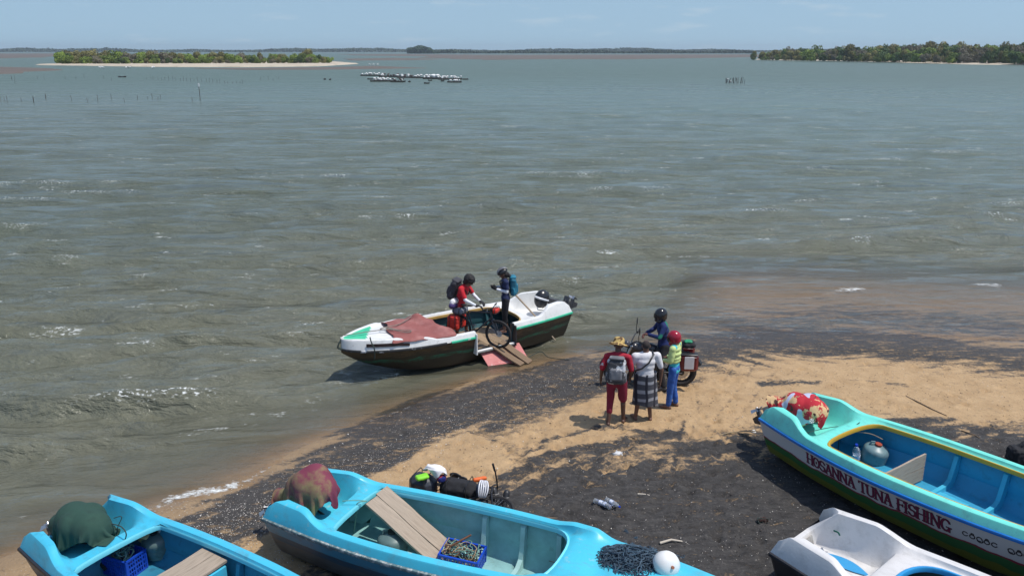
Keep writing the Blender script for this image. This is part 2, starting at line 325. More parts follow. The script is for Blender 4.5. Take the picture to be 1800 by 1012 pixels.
def mat_beach():
    m = bpy.data.materials.new('beach_sand'); m.use_nodes = True; n = m.node_tree; L = n.links; b = n.nodes['Principled BSDF']
    def N(t): return n.nodes.new('ShaderNode'+t)
    def attr(a): x = N('Attribute'); x.attribute_name = a; return x.outputs['Fac']
    tc = N('TexCoord')
    def noise(sc, det=5, st=(1, 1, 1), rot=0):
        mp = N('Mapping'); mp.inputs['Scale'].default_value = st; mp.inputs['Rotation'].default_value = (0, 0, rot); L.new(tc.outputs['Object'], mp.inputs[0])
        z = N('TexNoise'); z.inputs['Scale'].default_value = sc; z.inputs['Detail'].default_value = det; z.inputs['Roughness'].default_value = .7; L.new(mp.outputs[0], z.inputs[0]); return z.outputs['Fac']
    def math_(op, a, b_=None, c_=None):
        x = N('Math'); x.operation = op
        for i, v in enumerate((a, b_, c_)):
            if v is None: continue
            if isinstance(v, (int, float)): x.inputs[i].default_value = v
            else: L.new(v, x.inputs[i])
        return x.outputs[0]
    def ramp(v, a, b_): x = N('MapRange'); x.inputs['From Min'].default_value = a; x.inputs['From Max'].default_value = b_; L.new(v, x.inputs[0]); return x.outputs[0]
    def mix(f, a, c_):
        x = N('MixRGB')
        if isinstance(f, (int, float)): x.inputs[0].default_value = f
        else: L.new(f, x.inputs[0])
        for i, v in ((1, a), (2, c_)):
            if isinstance(v, tuple): x.inputs[i].default_value = (*v, 1)
            else: L.new(v, x.inputs[i])
        return x.outputs[0]
    n1 = noise(2.5); n2 = noise(17, 5); n3 = noise(6, 8, (.5, 1.5, 1), -.35); n4 = noise(90, 3)
    tan = mix(ramp(n1, .3, .7), (.37, .24, .122), (.50, .34, .185)); tan = mix(ramp(n2, .58, .72), tan, (.25, .165, .095)); tan = mix(ramp(n4, .55, .75), tan, (.30, .21, .13))
    blk = mix(ramp(n3, .35, .65), (.0205, .0192, .0190), (.067, .0625, .059)); blk = mix(ramp(n2, .55, .72), blk, (.105, .095, .088)); blk = mix(ramp(n4, .60, .78), blk, (.16, .145, .135))
    f = math_('ADD', attr('dark'), math_('MULTIPLY', math_('SUBTRACT', n3, .5), 1.8)); f = math_('ADD', f, math_('MULTIPLY', math_('SUBTRACT', n2, .5), 1.2))
    sw = N('TexNoise'); sw.inputs['Scale'].default_value = 1.6; sw.inputs['Detail'].default_value = 9; sw.inputs['Roughness'].default_value = .68; sw.inputs['Distortion'].default_value = 1.8; mpw = N('Mapping'); mpw.inputs['Scale'].default_value = (.6, 1.5, 1); mpw.inputs['Rotation'].default_value = (0, 0, -.45); L.new(tc.outputs['Object'], mpw.inputs[0]); L.new(mpw.outputs[0], sw.inputs[0])
    f = math_('ADD', f, math_('MULTIPLY', math_('SUBTRACT', sw.outputs['Fac'], .5), 1.3))
    f = ramp(f, .22, .74)
    c = mix(f, tan, blk)
    # broken shell, pale specks of about a centimetre
    vo = N('TexVoronoi'); vo.inputs['Scale'].default_value = 26; L.new(tc.outputs['Object'], vo.inputs['Vector'])
    vs_ = ramp(vo.outputs['Distance'], .20, .12); wn = N('TexWhiteNoise'); L.new(vo.outputs['Position'], wn.inputs[0])
    keep = math_('GREATER_THAN', math_('ADD', wn.outputs['Value'], math_('MULTIPLY', attr('grit'), .34)), .955)
    c = mix(math_('MULTIPLY', vs_, keep), c, (.58, .52, .45))
    w = attr('wet'); c = mix(math_('MULTIPLY', w, .38), c, (.06, .045, .032))
    L.new(c, b.inputs['Base Color'])
    L.new(math_('SUBTRACT', .92, math_('MULTIPLY', w, .45)), b.inputs['Roughness']); b.inputs['Specular IOR Level'].default_value = .35
    bp = N('Bump'); bp.inputs['Distance'].default_value = .028; L.new(math_('ADD', n2, math_('MULTIPLY', n3, .8)), bp.inputs['Height']); L.new(bp.outputs[0], b.inputs['Normal'])
    return m
beach = sheet('beach', xs, ys, z, mat_beach(), dict(dark=dark, grit=grit, wet=wet)); tag(beach, kind='structure')

# lagoon bed far out, under everything
bed = MB().add([(-5200, -300, -2), (5200, -300, -2), (5200, 5200, -2), (-5200, 5200, -2)], [(0, 1, 2, 3)]).build('lagoon_bed', mat('mud_bed', (.12, .10, .07), .9)); tag(bed, kind='structure')

# ---- water
xs = axis(-30, 34, .12, 5100, 1.12)
ys = [8.2]; 
while ys[-1] < 5100: ys.append(ys[-1]+min(max(.075, (ys[-1]**1.25)*.0046), 120))
ys = np.array(ys); X, Y = np.meshgrid(xs, ys)
dep, dd = depth_at(X, Y)
H = np.zeros_like(X); r2 = random.Random(3)
gust = .72+.55*fbm(X*.05, Y*.09, 3, 101)
jx = X+1.6*(fbm(X*.22, Y*.22, 3, 111)-.5); jy = Y+1.3*(fbm(X*.25+5, Y*.25, 3, 121)-.5)
comps = []
for i in range(26):
    lam = 0.45*(1.115**i); th = R(-77)+r2.gauss(0, .20)*(1.4 if lam < 1 else 1); a = .024*lam**.85*r2.uniform(.6, 1.2)*(1 if lam < 2.3 else .35)
    comps.append((lam, th, a, r2.uniform(0, 6.28)))
for lam, th, a, ph in comps:
    k = 2*math.pi/lam; s = np.sin(k*(jx*math.cos(th)+jy*math.sin(th))+ph)
    dyl = np.gradient(ys)[:, None]; ok = sstep(lam*.42, lam*.20, dyl)
    H += a*ok*(s if lam < .8 else (2*(.5+.5*s)**2.2-1))
fadew = sstep(-.02, .62, dep)*.90+.07
hx = sstep(180, 60, np.abs(X))
H = H*gust*fadew*hx
H = np.maximum(H, -.35*np.maximum(dep, 0)-.004)
# little swash ridges near the edge
swash = .012*np.sin(dd*5.2+1.2*fbm(X*.8, Y*.8, 3, 131)*6)*sstep(1.8, .3, np.abs(dd-.6))
Z = H+swash
# foam: broken wave fronts close to shore + whitecaps on the crests
fo = np.zeros_like(X)
def foam(pts, w, a):
    global fo
    d, _ = pdist(X+.25*(fbm(X*3, Y*3, 3, 141)-.5), Y+.25*(fbm(X*3+4, Y*3, 3, 151)-.5), pl(*pts)); fo = np.maximum(fo, a*sstep(w, 0, d))
foam([(296, 876), (340, 869), (400, 857), (415, 851)], .26, .95); foam([(430, 842), (500, 814)], .2, .6); foam([(540, 788), (610, 768)], .25, .75); foam([(100, 945), (290, 884)], .12, .45); foam([(610, 768), (700, 735), (760, 715)], .07, .35)
foam([(690, 541), (730, 545), (775, 542)], .20, .95); foam([(1470, 510), (1515, 506)], .28, 1); foam([(1370, 527), (1440, 518)], .16, .6); foam([(1480, 530), (1560, 523)], .14, .6)
foam([(1270, 553), (1225, 560)], .12, .6); foam([(1715, 498), (1758, 500)], .3, .9); foam([(1740, 518), (1790, 520)], .25, .6); foam([(1480, 379), (1495, 379)], .35, .9); foam([(1535, 393), (1580, 394)], .3, .6)
foam([(570, 650), (605, 640)], .10, .8); foam([(650, 662), (690, 655)], .1, .4); foam([(470, 792), (640, 700)], .05, .2)
foam([(1150, 605), (1230, 588)], .07, .35); foam([(1500, 543), (1620, 545)], .05, .4)
cap = sstep(.025, .075, H)*sstep(.46, .62, fbm(X*.5, Y*.7, 4, 161))*sstep(200, 40, Y)
edge_n = fbm(X*1.4, Y*1.4, 4, 181); fo = np.maximum(fo, .62*np.exp(-((dd-.03-.25*(edge_n-.5))/.06)**2)*sstep(.42, .60, fbm(X*.5+3, Y*.5, 3, 191))); capd = cap*sstep(.0, .5, dep); fo = np.maximum(fo, .42*cap)
opac = 1-np.exp(-np.maximum(dep+Z, 0)/(.17+.10*sstep(2, 6, X)))
opac = np.maximum(opac, sstep(5, 11, dd))
sed = np.clip(1-dd/26, 0, 1)                      # stirred-up silt near the beach
blue = sstep(20, 140, Y+.6*X+6*(fbm(X*.05, Y*.05, 3, 171)-.5))

def mat_water():
    m = bpy.data.materials.new('lagoon_water'); m.use_nodes = True; n = m.node_tree; L = n.links; b = n.nodes['Principled BSDF']
    def N(t): return n.nodes.new('ShaderNode'+t)
    def attr(a): x = N('Attribute'); x.attribute_name = a; return x.outputs['Fac']
    def M_(op, a, b_=None):
        x = N('Math'); x.operation = op
        for i, v in enumerate((a, b_)):
            if v is None: continue
            if isinstance(v, (int, float)): x.inputs[i].default_value = v
            else: L.new(v, x.inputs[i])
        return x.outputs[0]
    def ramp(v, a, b_, c_=0, d_=1): x = N('MapRange'); x.inputs['From Min'].default_value = a; x.inputs['From Max'].default_value = b_; x.inputs['To Min'].default_value = c_; x.inputs['To Max'].default_value = d_; L.new(v, x.inputs[0]); return x.outputs[0]
    def mix(f, a, c_):
        x = N('MixRGB'); L.new(f, x.inputs[0])
        for i, v in ((1, a), (2, c_)):
            if isinstance(v, tuple): x.inputs[i].default_value = (*v, 1)
            else: L.new(v, x.inputs[i])
        return x.outputs[0]
    tc = N('TexCoord')
    def noise(sc, det, st, rot=.2, ro=.55):
        mp = N('Mapping'); mp.inputs['Scale'].default_value = st; mp.inputs['Rotation'].default_value = (0, 0, rot); L.new(tc.outputs['Object'], mp.inputs[0])
        z_ = N('TexNoise'); z_.inputs['Scale'].default_value = sc; z_.inputs['Detail'].default_value = det; z_.inputs['Roughness'].default_value = ro; z_.inputs['Distortion'].default_value = .3; L.new(mp.outputs[0], z_.inputs[0]); return z_.outputs['Fac']
    big = noise(.035, 4, (1, 2.2, 1)); mid = noise(.42, 3, (.42, 1.5, 1), .13); lng = noise(.12, 3, (.45, 1.6, 1), .10); chop = noise(1.1, 6, (.55, 1.7, 1), -.2, .6); rip = noise(6.5, 3, (.6, 1.4, 1), -.1)
    deep = mix(attr('blue'), (.116, .128, .090), (.104, .150, .116))
    c = mix(M_('MULTIPLY', attr('silt'), .75), deep, (.168, .156, .108))
    c = mix(ramp(big, .35, .65, 0, .35), c, (.104, .128, .108))
    L.new(c, b.inputs['Base Color']); b.inputs['IOR'].default_value = 1.333
    L.new(M_('ADD', ramp(mid, .3, .7, .06, .14), M_('MULTIPLY', attr('far'), .28)), b.inputs['Roughness'])
    hgt = M_('ADD', M_('MULTIPLY', chop, .46), M_('MULTIPLY', rip, .065)); hgt = M_('ADD', hgt, M_('MULTIPLY', mid, 1.15)); hgt = M_('ADD', hgt, M_('MULTIPLY', lng, 1.9))
    bp = N('Bump'); bp.inputs['Strength'].default_value = 1.0; L.new(M_('MULTIPLY', attr('amp'), 1.0), bp.inputs['Distance']); L.new(hgt, bp.inputs['Height']); L.new(bp.outputs[0], b.inputs['Normal'])
    tr = N('BsdfTransparent'); ms = N('MixShader'); L.new(attr('opac'), ms.inputs[0])
    gl = N('BsdfGlossy'); gl.inputs['Roughness'].default_value = .08; L.new(bp.outputs[0], gl.inputs['Normal'])
    fr = N('Fresnel'); fr.inputs['IOR'].default_value = 1.333; L.new(bp.outputs[0], fr.inputs['Normal'])
    m2 = N('MixShader'); L.new(fr.outputs[0], m2.inputs[0]); L.new(tr.outputs[0], m2.inputs[1]); L.new(gl.outputs[0], m2.inputs[2])
    L.new(m2.outputs[0], ms.inputs[1]); L.new(b.outputs[0], ms.inputs[2])
    # foam
    fb = N('BsdfDiffuse'); fb.inputs['Color'].default_value = (.72, .74, .72, 1)
    fn = noise(9, 5, (.8, 1.3, 1), 0, .75); fn2 = noise(.9, 6, (.5, 1.5, 1), -.25, .7); pat = noise(.10, 2, (1, 1.6, 1))
    dn = noise(13, 2, (.8, 1.3, 1), 0, .5)
    dots = M_('MULTIPLY', ramp(dn, .575, .65), attr('cap'))
    f1 = ramp(M_('ADD', attr('foam'), M_('MULTIPLY', M_('SUBTRACT', fn, .5), 2.6)), .55, 1.25)
    spk = M_('MULTIPLY', ramp(M_('ADD', fn2, M_('MULTIPLY', pat, .10)), .665, .715), ramp(fn, .50, .66)); spk = M_('MAXIMUM', M_('MULTIPLY', spk, attr('amp')), dots)
    mf = N('MixShader'); L.new(M_('MAXIMUM', M_('MULTIPLY', f1, ramp(attr('foam'), .05, .3)), spk), mf.inputs[0]); L.new(ms.outputs[0], mf.inputs[1]); L.new(fb.outputs[0], mf.inputs[2])
    L.new(mf.outputs[0], n.nodes['Material Output'].inputs[0]); return m
amp = .15+.85*sstep(-.05, .8, dep)
water = sheet('lagoon_water', xs, ys, Z, mat_water(), dict(foam=fo, opac=opac, silt=sed, blue=blue, amp=amp, cap=capd, far=sstep(30, 260, np.hypot(X, Y)))); tag(water, kind='structure')
def wz(x, y): return 0.0
# ---------------------------------------------------------------- boats
def wfun(x, p):
    L, ws, wm = p['L'], p['ws'], p['wm']; xm = p.get('xm', .42)*L
    if x < xm: return ws+(wm-ws)*math.sin(math.pi/2*x/xm)
    t = (x-xm)/(L-xm); return max(.02, wm*max(0, 1-t**p.get('bp', 2.6))**.72)
def rise(x, p): return p['zs']+p['rise']*(x/p['L'])**2
def S(a, b, x): t = min(1, max(0, (x-a)/(b-a))); return t*t*(3-2*t)
def Hfun(x, p):
    h = p['Hg']+(p['He']-p['Hg'])*(1-S(p['e0'], p['e1'], x)); h *= .74+.26*S(-.02, .12, x)
    x1 = p['x1']; h += .07*S(x1-.35, x1, x)*(1-S(x1+.25, x1+.5, x))
    return h-(p['Hg']-p.get('Hf', .09))*S(x1+.25, x1+.6, x)
def Dfun(x, p):
    hg = p['Hg']-.06; d = -.02 if x < .07 else (p['well'] if x < p['x0']-.45 else p['well']+(hg-p['well'])*S(p['x0']-.45, p['x0']-.22, x))
    if .07 <= x < .14: d = -.02+(p['well']+.02)*S(.07, .14, x)
    x1 = p['x1']
    return d+.06*S(x1-.1, x1+.1, x)-(p['Hg']-p.get('Hf', .09)+.03)*S(x1+.25, x1+.6, x)*.9
def efun(x, p):
    if x <= p['x0'] or x >= p['x1']: return 0
    E = max(.05, wfun(x, p)-p.get('gw', .215)); a = min(1, (x-p['x0'])/p['rc0']); b = min(1, (p['x1']-x)/p['rc1'])
    q = 2.6; return E*(1-(1-a)**q)**(1/q)*(1-(1-b)**q)**(1/q)
def deck_row(x, side, p):
    w = wfun(x, p); z0 = rise(x, p); H = Hfun(x, p); D = Dfun(x, p); e = efun(x, p)
    tum = .02+.30*max(0, H-.10); k = min(1, w/.35)
    y3 = w-(.03+tum)*k; y4 = y3-.085*k; incp = p['x0'] < x < p['x1']
    r = p.get('sc', .19)*(1-S(p['x0']-.15, p['x0']+.30, x))+.045
    if x > p['x1']: r = .05+.12*S(p['x1'], p['x1']+.3, x)
    xo = .25*max(0, .5-x)*0
    pts = [(w+.0, 0), (w-.008*k, H*.12), (w-tum*.9*k, H*.82), (w-(tum+.008)*k, H*.95), (y3, H), ((y3+y4)/2, H+.004), (y4, H-.004)]
    n = 16
    for i in range(1, n+1):
        t = (i/n); t = t**1.6 if not incp else t**1.3
        y = y4+(e-y4)*t; q = min(1, max(0, (y4-y)/max(r, 1e-3))); z = D+(H-.004-D)*(1-q)**2.1
        if x > p['x1']+.25: z += p.get('crown', .07)*S(0, 1, t)*S(p['x1']+.25, p['x1']+.8, x)
        pts.append((y, z))
    sk = .30*max(0, 1-x/.9)                 # the ends of the ears sweep forward towards the inside
    fk = lambda i, z: (0, .02, .25, .4, .6, .85, .9)[i] if i < 7 else .9*min(1, max(0, (z-D)/max(.01, H-D)))
    return [Vector((x+sk*fk(i, z), side*y, z0+z)) for i, (y, z) in enumerate(pts)]
def hull_pts(x, side, p):
    w = wfun(x, p); z0 = rise(x, p); L = p['L']; b = max(0, (x-.62*L)/(.38*L)); zk = p.get('keel', 0)+(z0-p.get('keel', 0))*b**p.get('bk', 2.6)*.90
    fl = 1-.35*b; rows = []
    for t, wy in ((0, 1.0), (.05, .985), (.12, .965), (.3, .93), (.5, .885), (.68, .83), (.84, .76), (.93, .45), (1, .0)):
        wyf = wy if b == 0 else wy*(1-b*.55*min(1, t*1.3))
        if t > .9: wyf *= fl
        z = z0-.01-(z0-.01-zk)*t; xx = x+.26*max(0, 1-x/1.2)*t*(p['zs'])
        rows.append(Vector((xx, side*w*wyf, z)))
    return rows
def boat(name, label, cat, loc, ang, p, M, tilt=(0, 0)):
    root = thing(name, label, cat, loc, (R(tilt[0]), R(tilt[1]), ang))
    L = p['L']; st = sorted(set([0, .035, .07, .10, .14]+[round(x, 3) for x in np.arange(0, p['x0'], .07)]+[p['x0']+d for d in (0, .004, .02, .05, .09, .14, .2, .28)]
        + [round(x, 3) for x in np.arange(p['x0']+.35, p['x1']-.3, .12)]+[p['x1']-d for d in (.28, .2, .14, .09, .05, .02, .004, 0)]+[round(x, 3) for x in np.arange(p['x1']+.05, L-.3, .06)]+[L-d for d in (.26, .2, .15, .1, .06, .03, .012, .003)]))
    gap = p.get('gap')                      # (x from, x to, side)
    ing = lambda i: gap and gap[0] <= st[i] < gap[1]
    if gap: st = sorted(set(st+[gap[0], gap[1]]))
    dk = MB()
    for side in (1, -1):
        rows = [deck_row(x, side, p) for x in st]
        dk.grid(rows, mi=(p['paint'] if 'paint' in p else 0) if not callable(p.get('paint')) else (lambda i, j, s=side, rw=rows: p['paint'](rw[i][j], j)), skip=(lambda i, j, s=side: ing(i) and s == gap[2]) if gap else None)
    a = [deck_row(0, 1, p), deck_row(0, -1, p)]          # aft face between deck and hull
    for k, sd_ in enumerate((1, -1)):
        r = a[k]; dk.grid([r, [Vector((q.x+.01, q.y, rise(0, p)-.03)) for q in r]])
    deck = dk.build('deck', M['deck'], root, 35); recalc(deck); deck.data.set_sharp_from_angle(angle=R(32))
    if p.get('paint2'): pass
    hb = MB(); NS = st
    for side in (1, -1):
        rows = [hull_pts(x, side, p) for x in NS]
        hb.grid(rows, skip=(lambda i, j, s=side: ing(i) and s == gap[2] and j < 4) if gap else None)
    ra, rb = hull_pts(0, 1, p), hull_pts(0, -1, p); hb.grid([ra, rb])
    hull = hb.build('hull', M['hull'], root, 40); recalc(hull)
    uv = hull.data.uv_layers.new(name='UVMap')           # u along the boat, v 0 at the rail to 1 at the keel
    for lp in hull.data.loops:
        c = hull.data.vertices[lp.vertex_index].co; z0 = rise(min(L, max(0, c.x)), p); uv.data[lp.index].uv = (c.x/L, (z0-c.z)/z0)
    # rub rail
    for side in (1, -1):
        xs_ = [x for x in st if not (gap and side == gap[2] and gap[0] < x < gap[1])]
        segs = [xs_] if not (gap and side == gap[2]) else [[x for x in xs_ if x <= gap[0]], [x for x in xs_ if x >= gap[1]]]
        for sg in segs:
            rsx = p.get('railsplit')
            if rsx and sg[-1] > rsx[0] > sg[0]: segs.append([x for x in sg if x >= rsx[0]]); sg = [x for x in sg if x <= rsx[0]+.05]
            rb_ = MB(); prof = ((-.005, .028), (.022, .022), (.030, 0), (.022, -.024), (-.005, -.030))
            rb_.grid([[Vector((x, side*(wfun(x, p)+dy*min(1, wfun(x, p)/.1)), rise(x, p)+dz)) for dy, dz in prof] for x in sg])
            o = rb_.build('rub_rail', rsx[1] if rsx and sg[0] >= rsx[0] else M['rail'], root, 50); recalc(o)
    # coaming lip round the cockpit opening
    xs_ = [x for x in st if p['x0'] <= x <= p['x1']]; loop = [(x, efun(x, p)) for x in xs_]+[(x, -efun(x, p)) for x in reversed(xs_[1:-1])]
    if gap: loop = [(x, y) for x, y in loop if not (gap[0] <= x <= gap[1] and y*gap[2] > 0)]
    if gap:                                  # start the open run just after the gap
        k = max(range(len(loop)), key=lambda i: abs(loop[i][0]-loop[i-1][0])+abs(loop[i][1]-loop[i-1][1])); loop = loop[k:]+loop[:k]
    rows = []; n = len(loop)
    for i, (x, y) in enumerate(loop):
        xa, ya = loop[(i+1) % n]; xb, yb = loop[i-1]
        if gap and i == 0: xb, yb = x, y
        if gap and i == n-1: xa, ya = x, y
        t = Vector((xa-xb, ya-yb, 0)); t = t.normalized() if t.length > 1e-6 else Vector((1, 0, 0)); nn = Vector((t.y, -t.x, 0))
        if p.get('_flip'): nn = -nn
        if nn.dot(Vector((x-(p['x0']+p['x1'])/2, y*2.5, 0))) < 0: nn = -nn
        zc = rise(x, p)+Dfun(x, p); b = Vector((x, y, zc)); lw = p.get('lip', .035)
        rows.append([b+nn*lw+Vector((0, 0, .004)), b+nn*(lw*.6)+Vector((0, 0, .018)), b+Vector((0, 0, .018)), b-nn*.008+Vector((0, 0, .004)), b-nn*.006+Vector((0, 0, -.05)), b+nn*.02+Vector((0, 0, -.05))])
    rows = [[rows[i][j] for i in range(len(rows))] for j in range(6)]
    lip = MB().grid(rows, closed=not gap).build('coaming', M['lip'], root, 50); recalc(lip)
    # inner liner: a tub under the deck
    lx = [p['x0']-.50, p['x0']-.30, p['x0']-.16]+[x for x in np.arange(p['x0'], p['x1']+.3, .18)]; zf = p.get('floor', .14)
    zF = lambda x: max(zf, min(zf+.3, hull_pts(x, 1, p)[-1].z+.10))
    li = MB()
    for side in (1, -1):
        rows = []
        def hy(x, z):
            x = min(p['L']-.1, x+.12)
            q = hull_pts(x, 1, p); ys_ = [v.y for v in q]; zs_ = [v.z for v in q]
            for k in range(len(q)-1):
                if zs_[k+1] <= z: f_ = (zs_[k]-z)/max(1e-6, zs_[k]-zs_[k+1]); return ys_[k]+(ys_[k+1]-ys_[k])*min(1, max(0, f_))
            return 0
        for x in lx:
            w = wfun(x, p); zt = rise(x, p)+Hfun(x, p)-.07 if x > p['x0']-.08 else rise(x, p)+min(Dfun(x, p), Dfun(max(.2, x-.15), p))-.05
            rows.append([Vector((x, side*(w-.06), zt)), Vector((x, side*min(w*.955-.05, hy(x, zt-.14)-.035), zt-.14)), Vector((x, side*min(w*.955-.062, hy(x, zt-.17)-.045), zt-.17)), Vector((x, side*min(w*.93-.07, hy(x, zt-.36)-.05), zt-.36)), Vector((x, side*min(w*.93-.05, hy(x, zt-.40)-.03), zt-.40)), Vector((x, side*max(.02, min(w*.84-.05, hy(x, zF(x)+.04)-.04)), zF(x)+.04)), Vector((x, side*max(.01, min(w*.84-.10, hy(x, zF(x))-.07)), zF(x))), Vector((x, 0, zF(x)-.01))])
        li.grid(rows, skip=(lambda i, j, s=side: gap and s == gap[2] and j < 4 and gap[0]-.1 <= lx[i] < gap[1]-.08) if gap else None)
        for r in (rows[0], rows[-1]): li.add([*r, Vector((r[0].x, 0, r[0].z))], [tuple(range(9))])
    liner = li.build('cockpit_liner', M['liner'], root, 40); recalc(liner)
    for x in p.get('ribs', ()):
        for side in (1, -1):
            if gap and side == gap[2] and gap[0]-.1 < x < gap[1]+.1: continue
            w = wfun(x, p); zt = rise(x, p)+Hfun(x, p)-.10; yi = w*.93-.055; yf = w*.84-.075
            pl_ = [(yi, zt-.05), (yi-.05, zt-.08), (yf-.02, zf+.24), (yf-.06, zf+.13), (yf-.16, zf+.07), (.18, zf+.055), (.18, zf-.02), (yf, zf-.01), (yi-.01, zt-.36)]
            v = [Vector((x+dx*(1 if k not in (1, 2, 3, 4, 5) else .72), side*y, z)) for dx in (-.045, .045) for k, (y, z) in enumerate(pl_)]; nn = len(pl_)
            rb_ = MB().add(v, [tuple(range(nn)), tuple(range(2*nn-1, nn-1, -1))]+[(i, (i+1) % nn, nn+(i+1) % nn, nn+i) for i in range(nn)])
            recalc(rb_.build('rib', M.get('rib', M['liner']), root, 30))
    return root
def world_of(root):
    return Matrix.Translation(root.location) @ root.rotation_euler.to_matrix().to_4x4()
def place(root, x, y, z, rz=0, rx=0, ry=0):
    """world location and rotation of something that stands in a boat"""
    m = world_of(root) @ Matrix.Translation((x, y, z)) @ Euler((rx, ry, rz)).to_matrix().to_4x4(); return m.to_translation(), m.to_euler()
def loc_in(root, v): return world_of(root).inverted() @ Vector(v)

def hullmat(name, bands, rough=.45, dirt=(.05, .042, .036), dirtlo=.55, dirthi=.8, wob=.12, vdirt=None):
    """paint in bands from rail (v=0) to keel (v=1); wavy limits; dirt and scratches"""
    m = bpy.data.materials.new(name); m.use_nodes = True; n = m.node_tree; L = n.links; b = n.nodes['Principled BSDF']
    uv = n.nodes.new('ShaderNodeUVMap'); sp = n.nodes.new('ShaderNodeSeparateXYZ'); L.new(uv.outputs[0], sp.inputs[0])
    tc = n.nodes.new('ShaderNodeTexCoord'); z = n.nodes.new('ShaderNodeTexNoise'); z.inputs['Scale'].default_value = 1.7; z.inputs['Detail'].default_value = 3; L.new(tc.outputs['Object'], z.inputs[0])
    a = n.nodes.new('ShaderNodeMath'); a.operation = 'MULTIPLY_ADD'; a.inputs[1].default_value = wob; L.new(z.outputs[0], a.inputs[0]); L.new(sp.outputs['Y'], a.inputs[2])
    s = n.nodes.new('ShaderNodeMath'); s.operation = 'SUBTRACT'; s.inputs[1].default_value = wob/2; L.new(a.outputs[0], s.inputs[0])
    r = n.nodes.new('ShaderNodeValToRGB'); r.color_ramp.interpolation = 'CONSTANT'; L.new(s.outputs[0], r.inputs[0])
    el = r.color_ramp.elements
    while len(el) > 1: el.remove(el[-1])
    el[0].position = 0; el[0].color = (*bands[0][1], 1)
    for pos, c in bands[1:]: e = el.new(pos); e.color = (*c, 1)
    z2 = n.nodes.new('ShaderNodeTexNoise'); z2.inputs['Scale'].default_value = 5; z2.inputs['Detail'].default_value = 8; z2.inputs['Roughness'].default_value = .7
    mp = n.nodes.new('ShaderNodeMapping'); mp.inputs['Scale'].default_value = (.7, 1, 2.2); L.new(tc.outputs['Object'], mp.inputs[0]); L.new(mp.outputs[0], z2.inputs[0])
    ad = n.nodes.new('ShaderNodeMath'); ad.operation = 'MULTIPLY_ADD'; ad.inputs[1].default_value = .18; L.new(sp.outputs['Y'], ad.inputs[0]); L.new(z2.outputs[0], ad.inputs[2])
    mr = n.nodes.new('ShaderNodeMapRange'); mr.inputs['From Min'].default_value = dirtlo; mr.inputs['From Max'].default_value = dirthi; L.new(ad.outputs[0], mr.inputs[0])
    mx = n.nodes.new('ShaderNodeMixRGB'); mx.inputs[2].default_value = (*dirt, 1); L.new(mr.outputs[0], mx.inputs[0]); L.new(r.outputs[0], mx.inputs[1]); L.new(mx.outputs[0], b.inputs['Base Color'])
    b.inputs['Roughness'].default_value = rough
    return m

BASE = dict(L=6.1, ws=.62, wm=.86, zs=.68, rise=.22, He=.30, Hg=.15, e0=.62, e1=1.15, well=-.14, x0=1.30, x1=4.25, rc0=.22, rc1=.5)
def corner_loc(px, py, z, ang, ws, near):
    """ground point of the stern centre from the near end of the rub rail"""
    c = P(px, py, z); n = Vector((-math.sin(ang), math.cos(ang), 0))
    return c-n*ws*near
blue_deck = mat('sky_blue_gelcoat', (.065, .50, .66), .38, .05, 1.5, c2=(.26, .50, .55), c2lo=.60, c2hi=.70, c2scale=7, bump=.001, bscale=30, grime=.42)
blue_deck2 = mat('sky_blue_gelcoat_clean', (.06, .47, .66), .36, .05, 1.5, c2=(.05, .36, .50), c2lo=.56, c2hi=.72, c2scale=5, grime=.35)
teal_in = mat('pale_teal_inside', (.24, .46, .45), .6, .18, 4, c2=(.10, .13, .09), c2lo=.60, c2hi=.78, c2scale=3, bump=.003, bscale=25)
teal_rib = mat('pale_teal_rib', (.34, .55, .53), .6, .12, 6, c2=(.12, .13, .09), c2lo=.62, c2hi=.8, c2scale=6)
scuffed = mat('scuffed_rail', (.10, .16, .17), .7, .3, 9, c2=(.40, .42, .40), c2lo=.48, c2hi=.62, c2scale=14, bump=.004, bscale=60)
# boat with the boards (middle)
a2 = R(-24.5); p2 = dict(BASE, L=6.68, ws=.60, wm=.81, xm=.36, bp=2.2, gw=.165, rc0=.10, rc1=.35, x0=1.15, x1=4.3, ribs=(2.9, 3.5, 4.05)); l2 = corner_loc(462, 910, .80, a2, .60, -1)
h2 = hullmat('blue_hull_dirty', [(0, (.028, .23, .36)), (.30, (.012, .075, .13)), (.46, (.09, .11, .12)), (.85, (.012, .075, .13))], .4, wob=.03, dirt=(.07, .07, .07))
boatB = boat('fishing_boat', 'sky blue fishing boat with two boards across its stern and dark net on the bow', 'boat', (l2.x, l2.y, gz(l2.x, l2.y)+.02), a2, p2, dict(deck=blue_deck, hull=h2, rail=scuffed, lip=mat('light_blue_lip', (.16, .62, .74), .4, .06), liner=teal_in, rib=teal_rib), tilt=(0, -.8))
boatB['group'] = None; del boatB['group']
# boat at the left edge
a1 = R(-32.5); p1 = dict(BASE, gw=.17, rc0=.10, x0=1.2, ws=.64, wm=.84, ribs=(2.8, 3.4, 4.0)); l1 = corner_loc(33, 957, .80, a1, .64, -1)
h1 = hullmat('blue_grey_hull', [(0, (.03, .10, .15)), (.25, (.05, .07, .10)), (.7, (.03, .05, .08))], .5, wob=.05)
boatA = boat('fishing_boat', 'sky blue fishing boat at the left corner with a dark green covered motor', 'boat', (l1.x, l1.y, gz(l1.x, l1.y)+.02), a1, p1, dict(deck=blue_deck2, hull=h1, rail=mat('black_rail', (.02, .02, .025), .5, .3, 8, c2=(.12, .13, .14), c2lo=.6, c2hi=.7), lip=mat('light_blue_lip', (.16, .62, .74)), liner=mat('blue_inside', (.03, .22, .34), .5, .15, 3, c2=(.02, .08, .12), c2lo=.55, c2hi=.75)), tilt=(0, -.3))
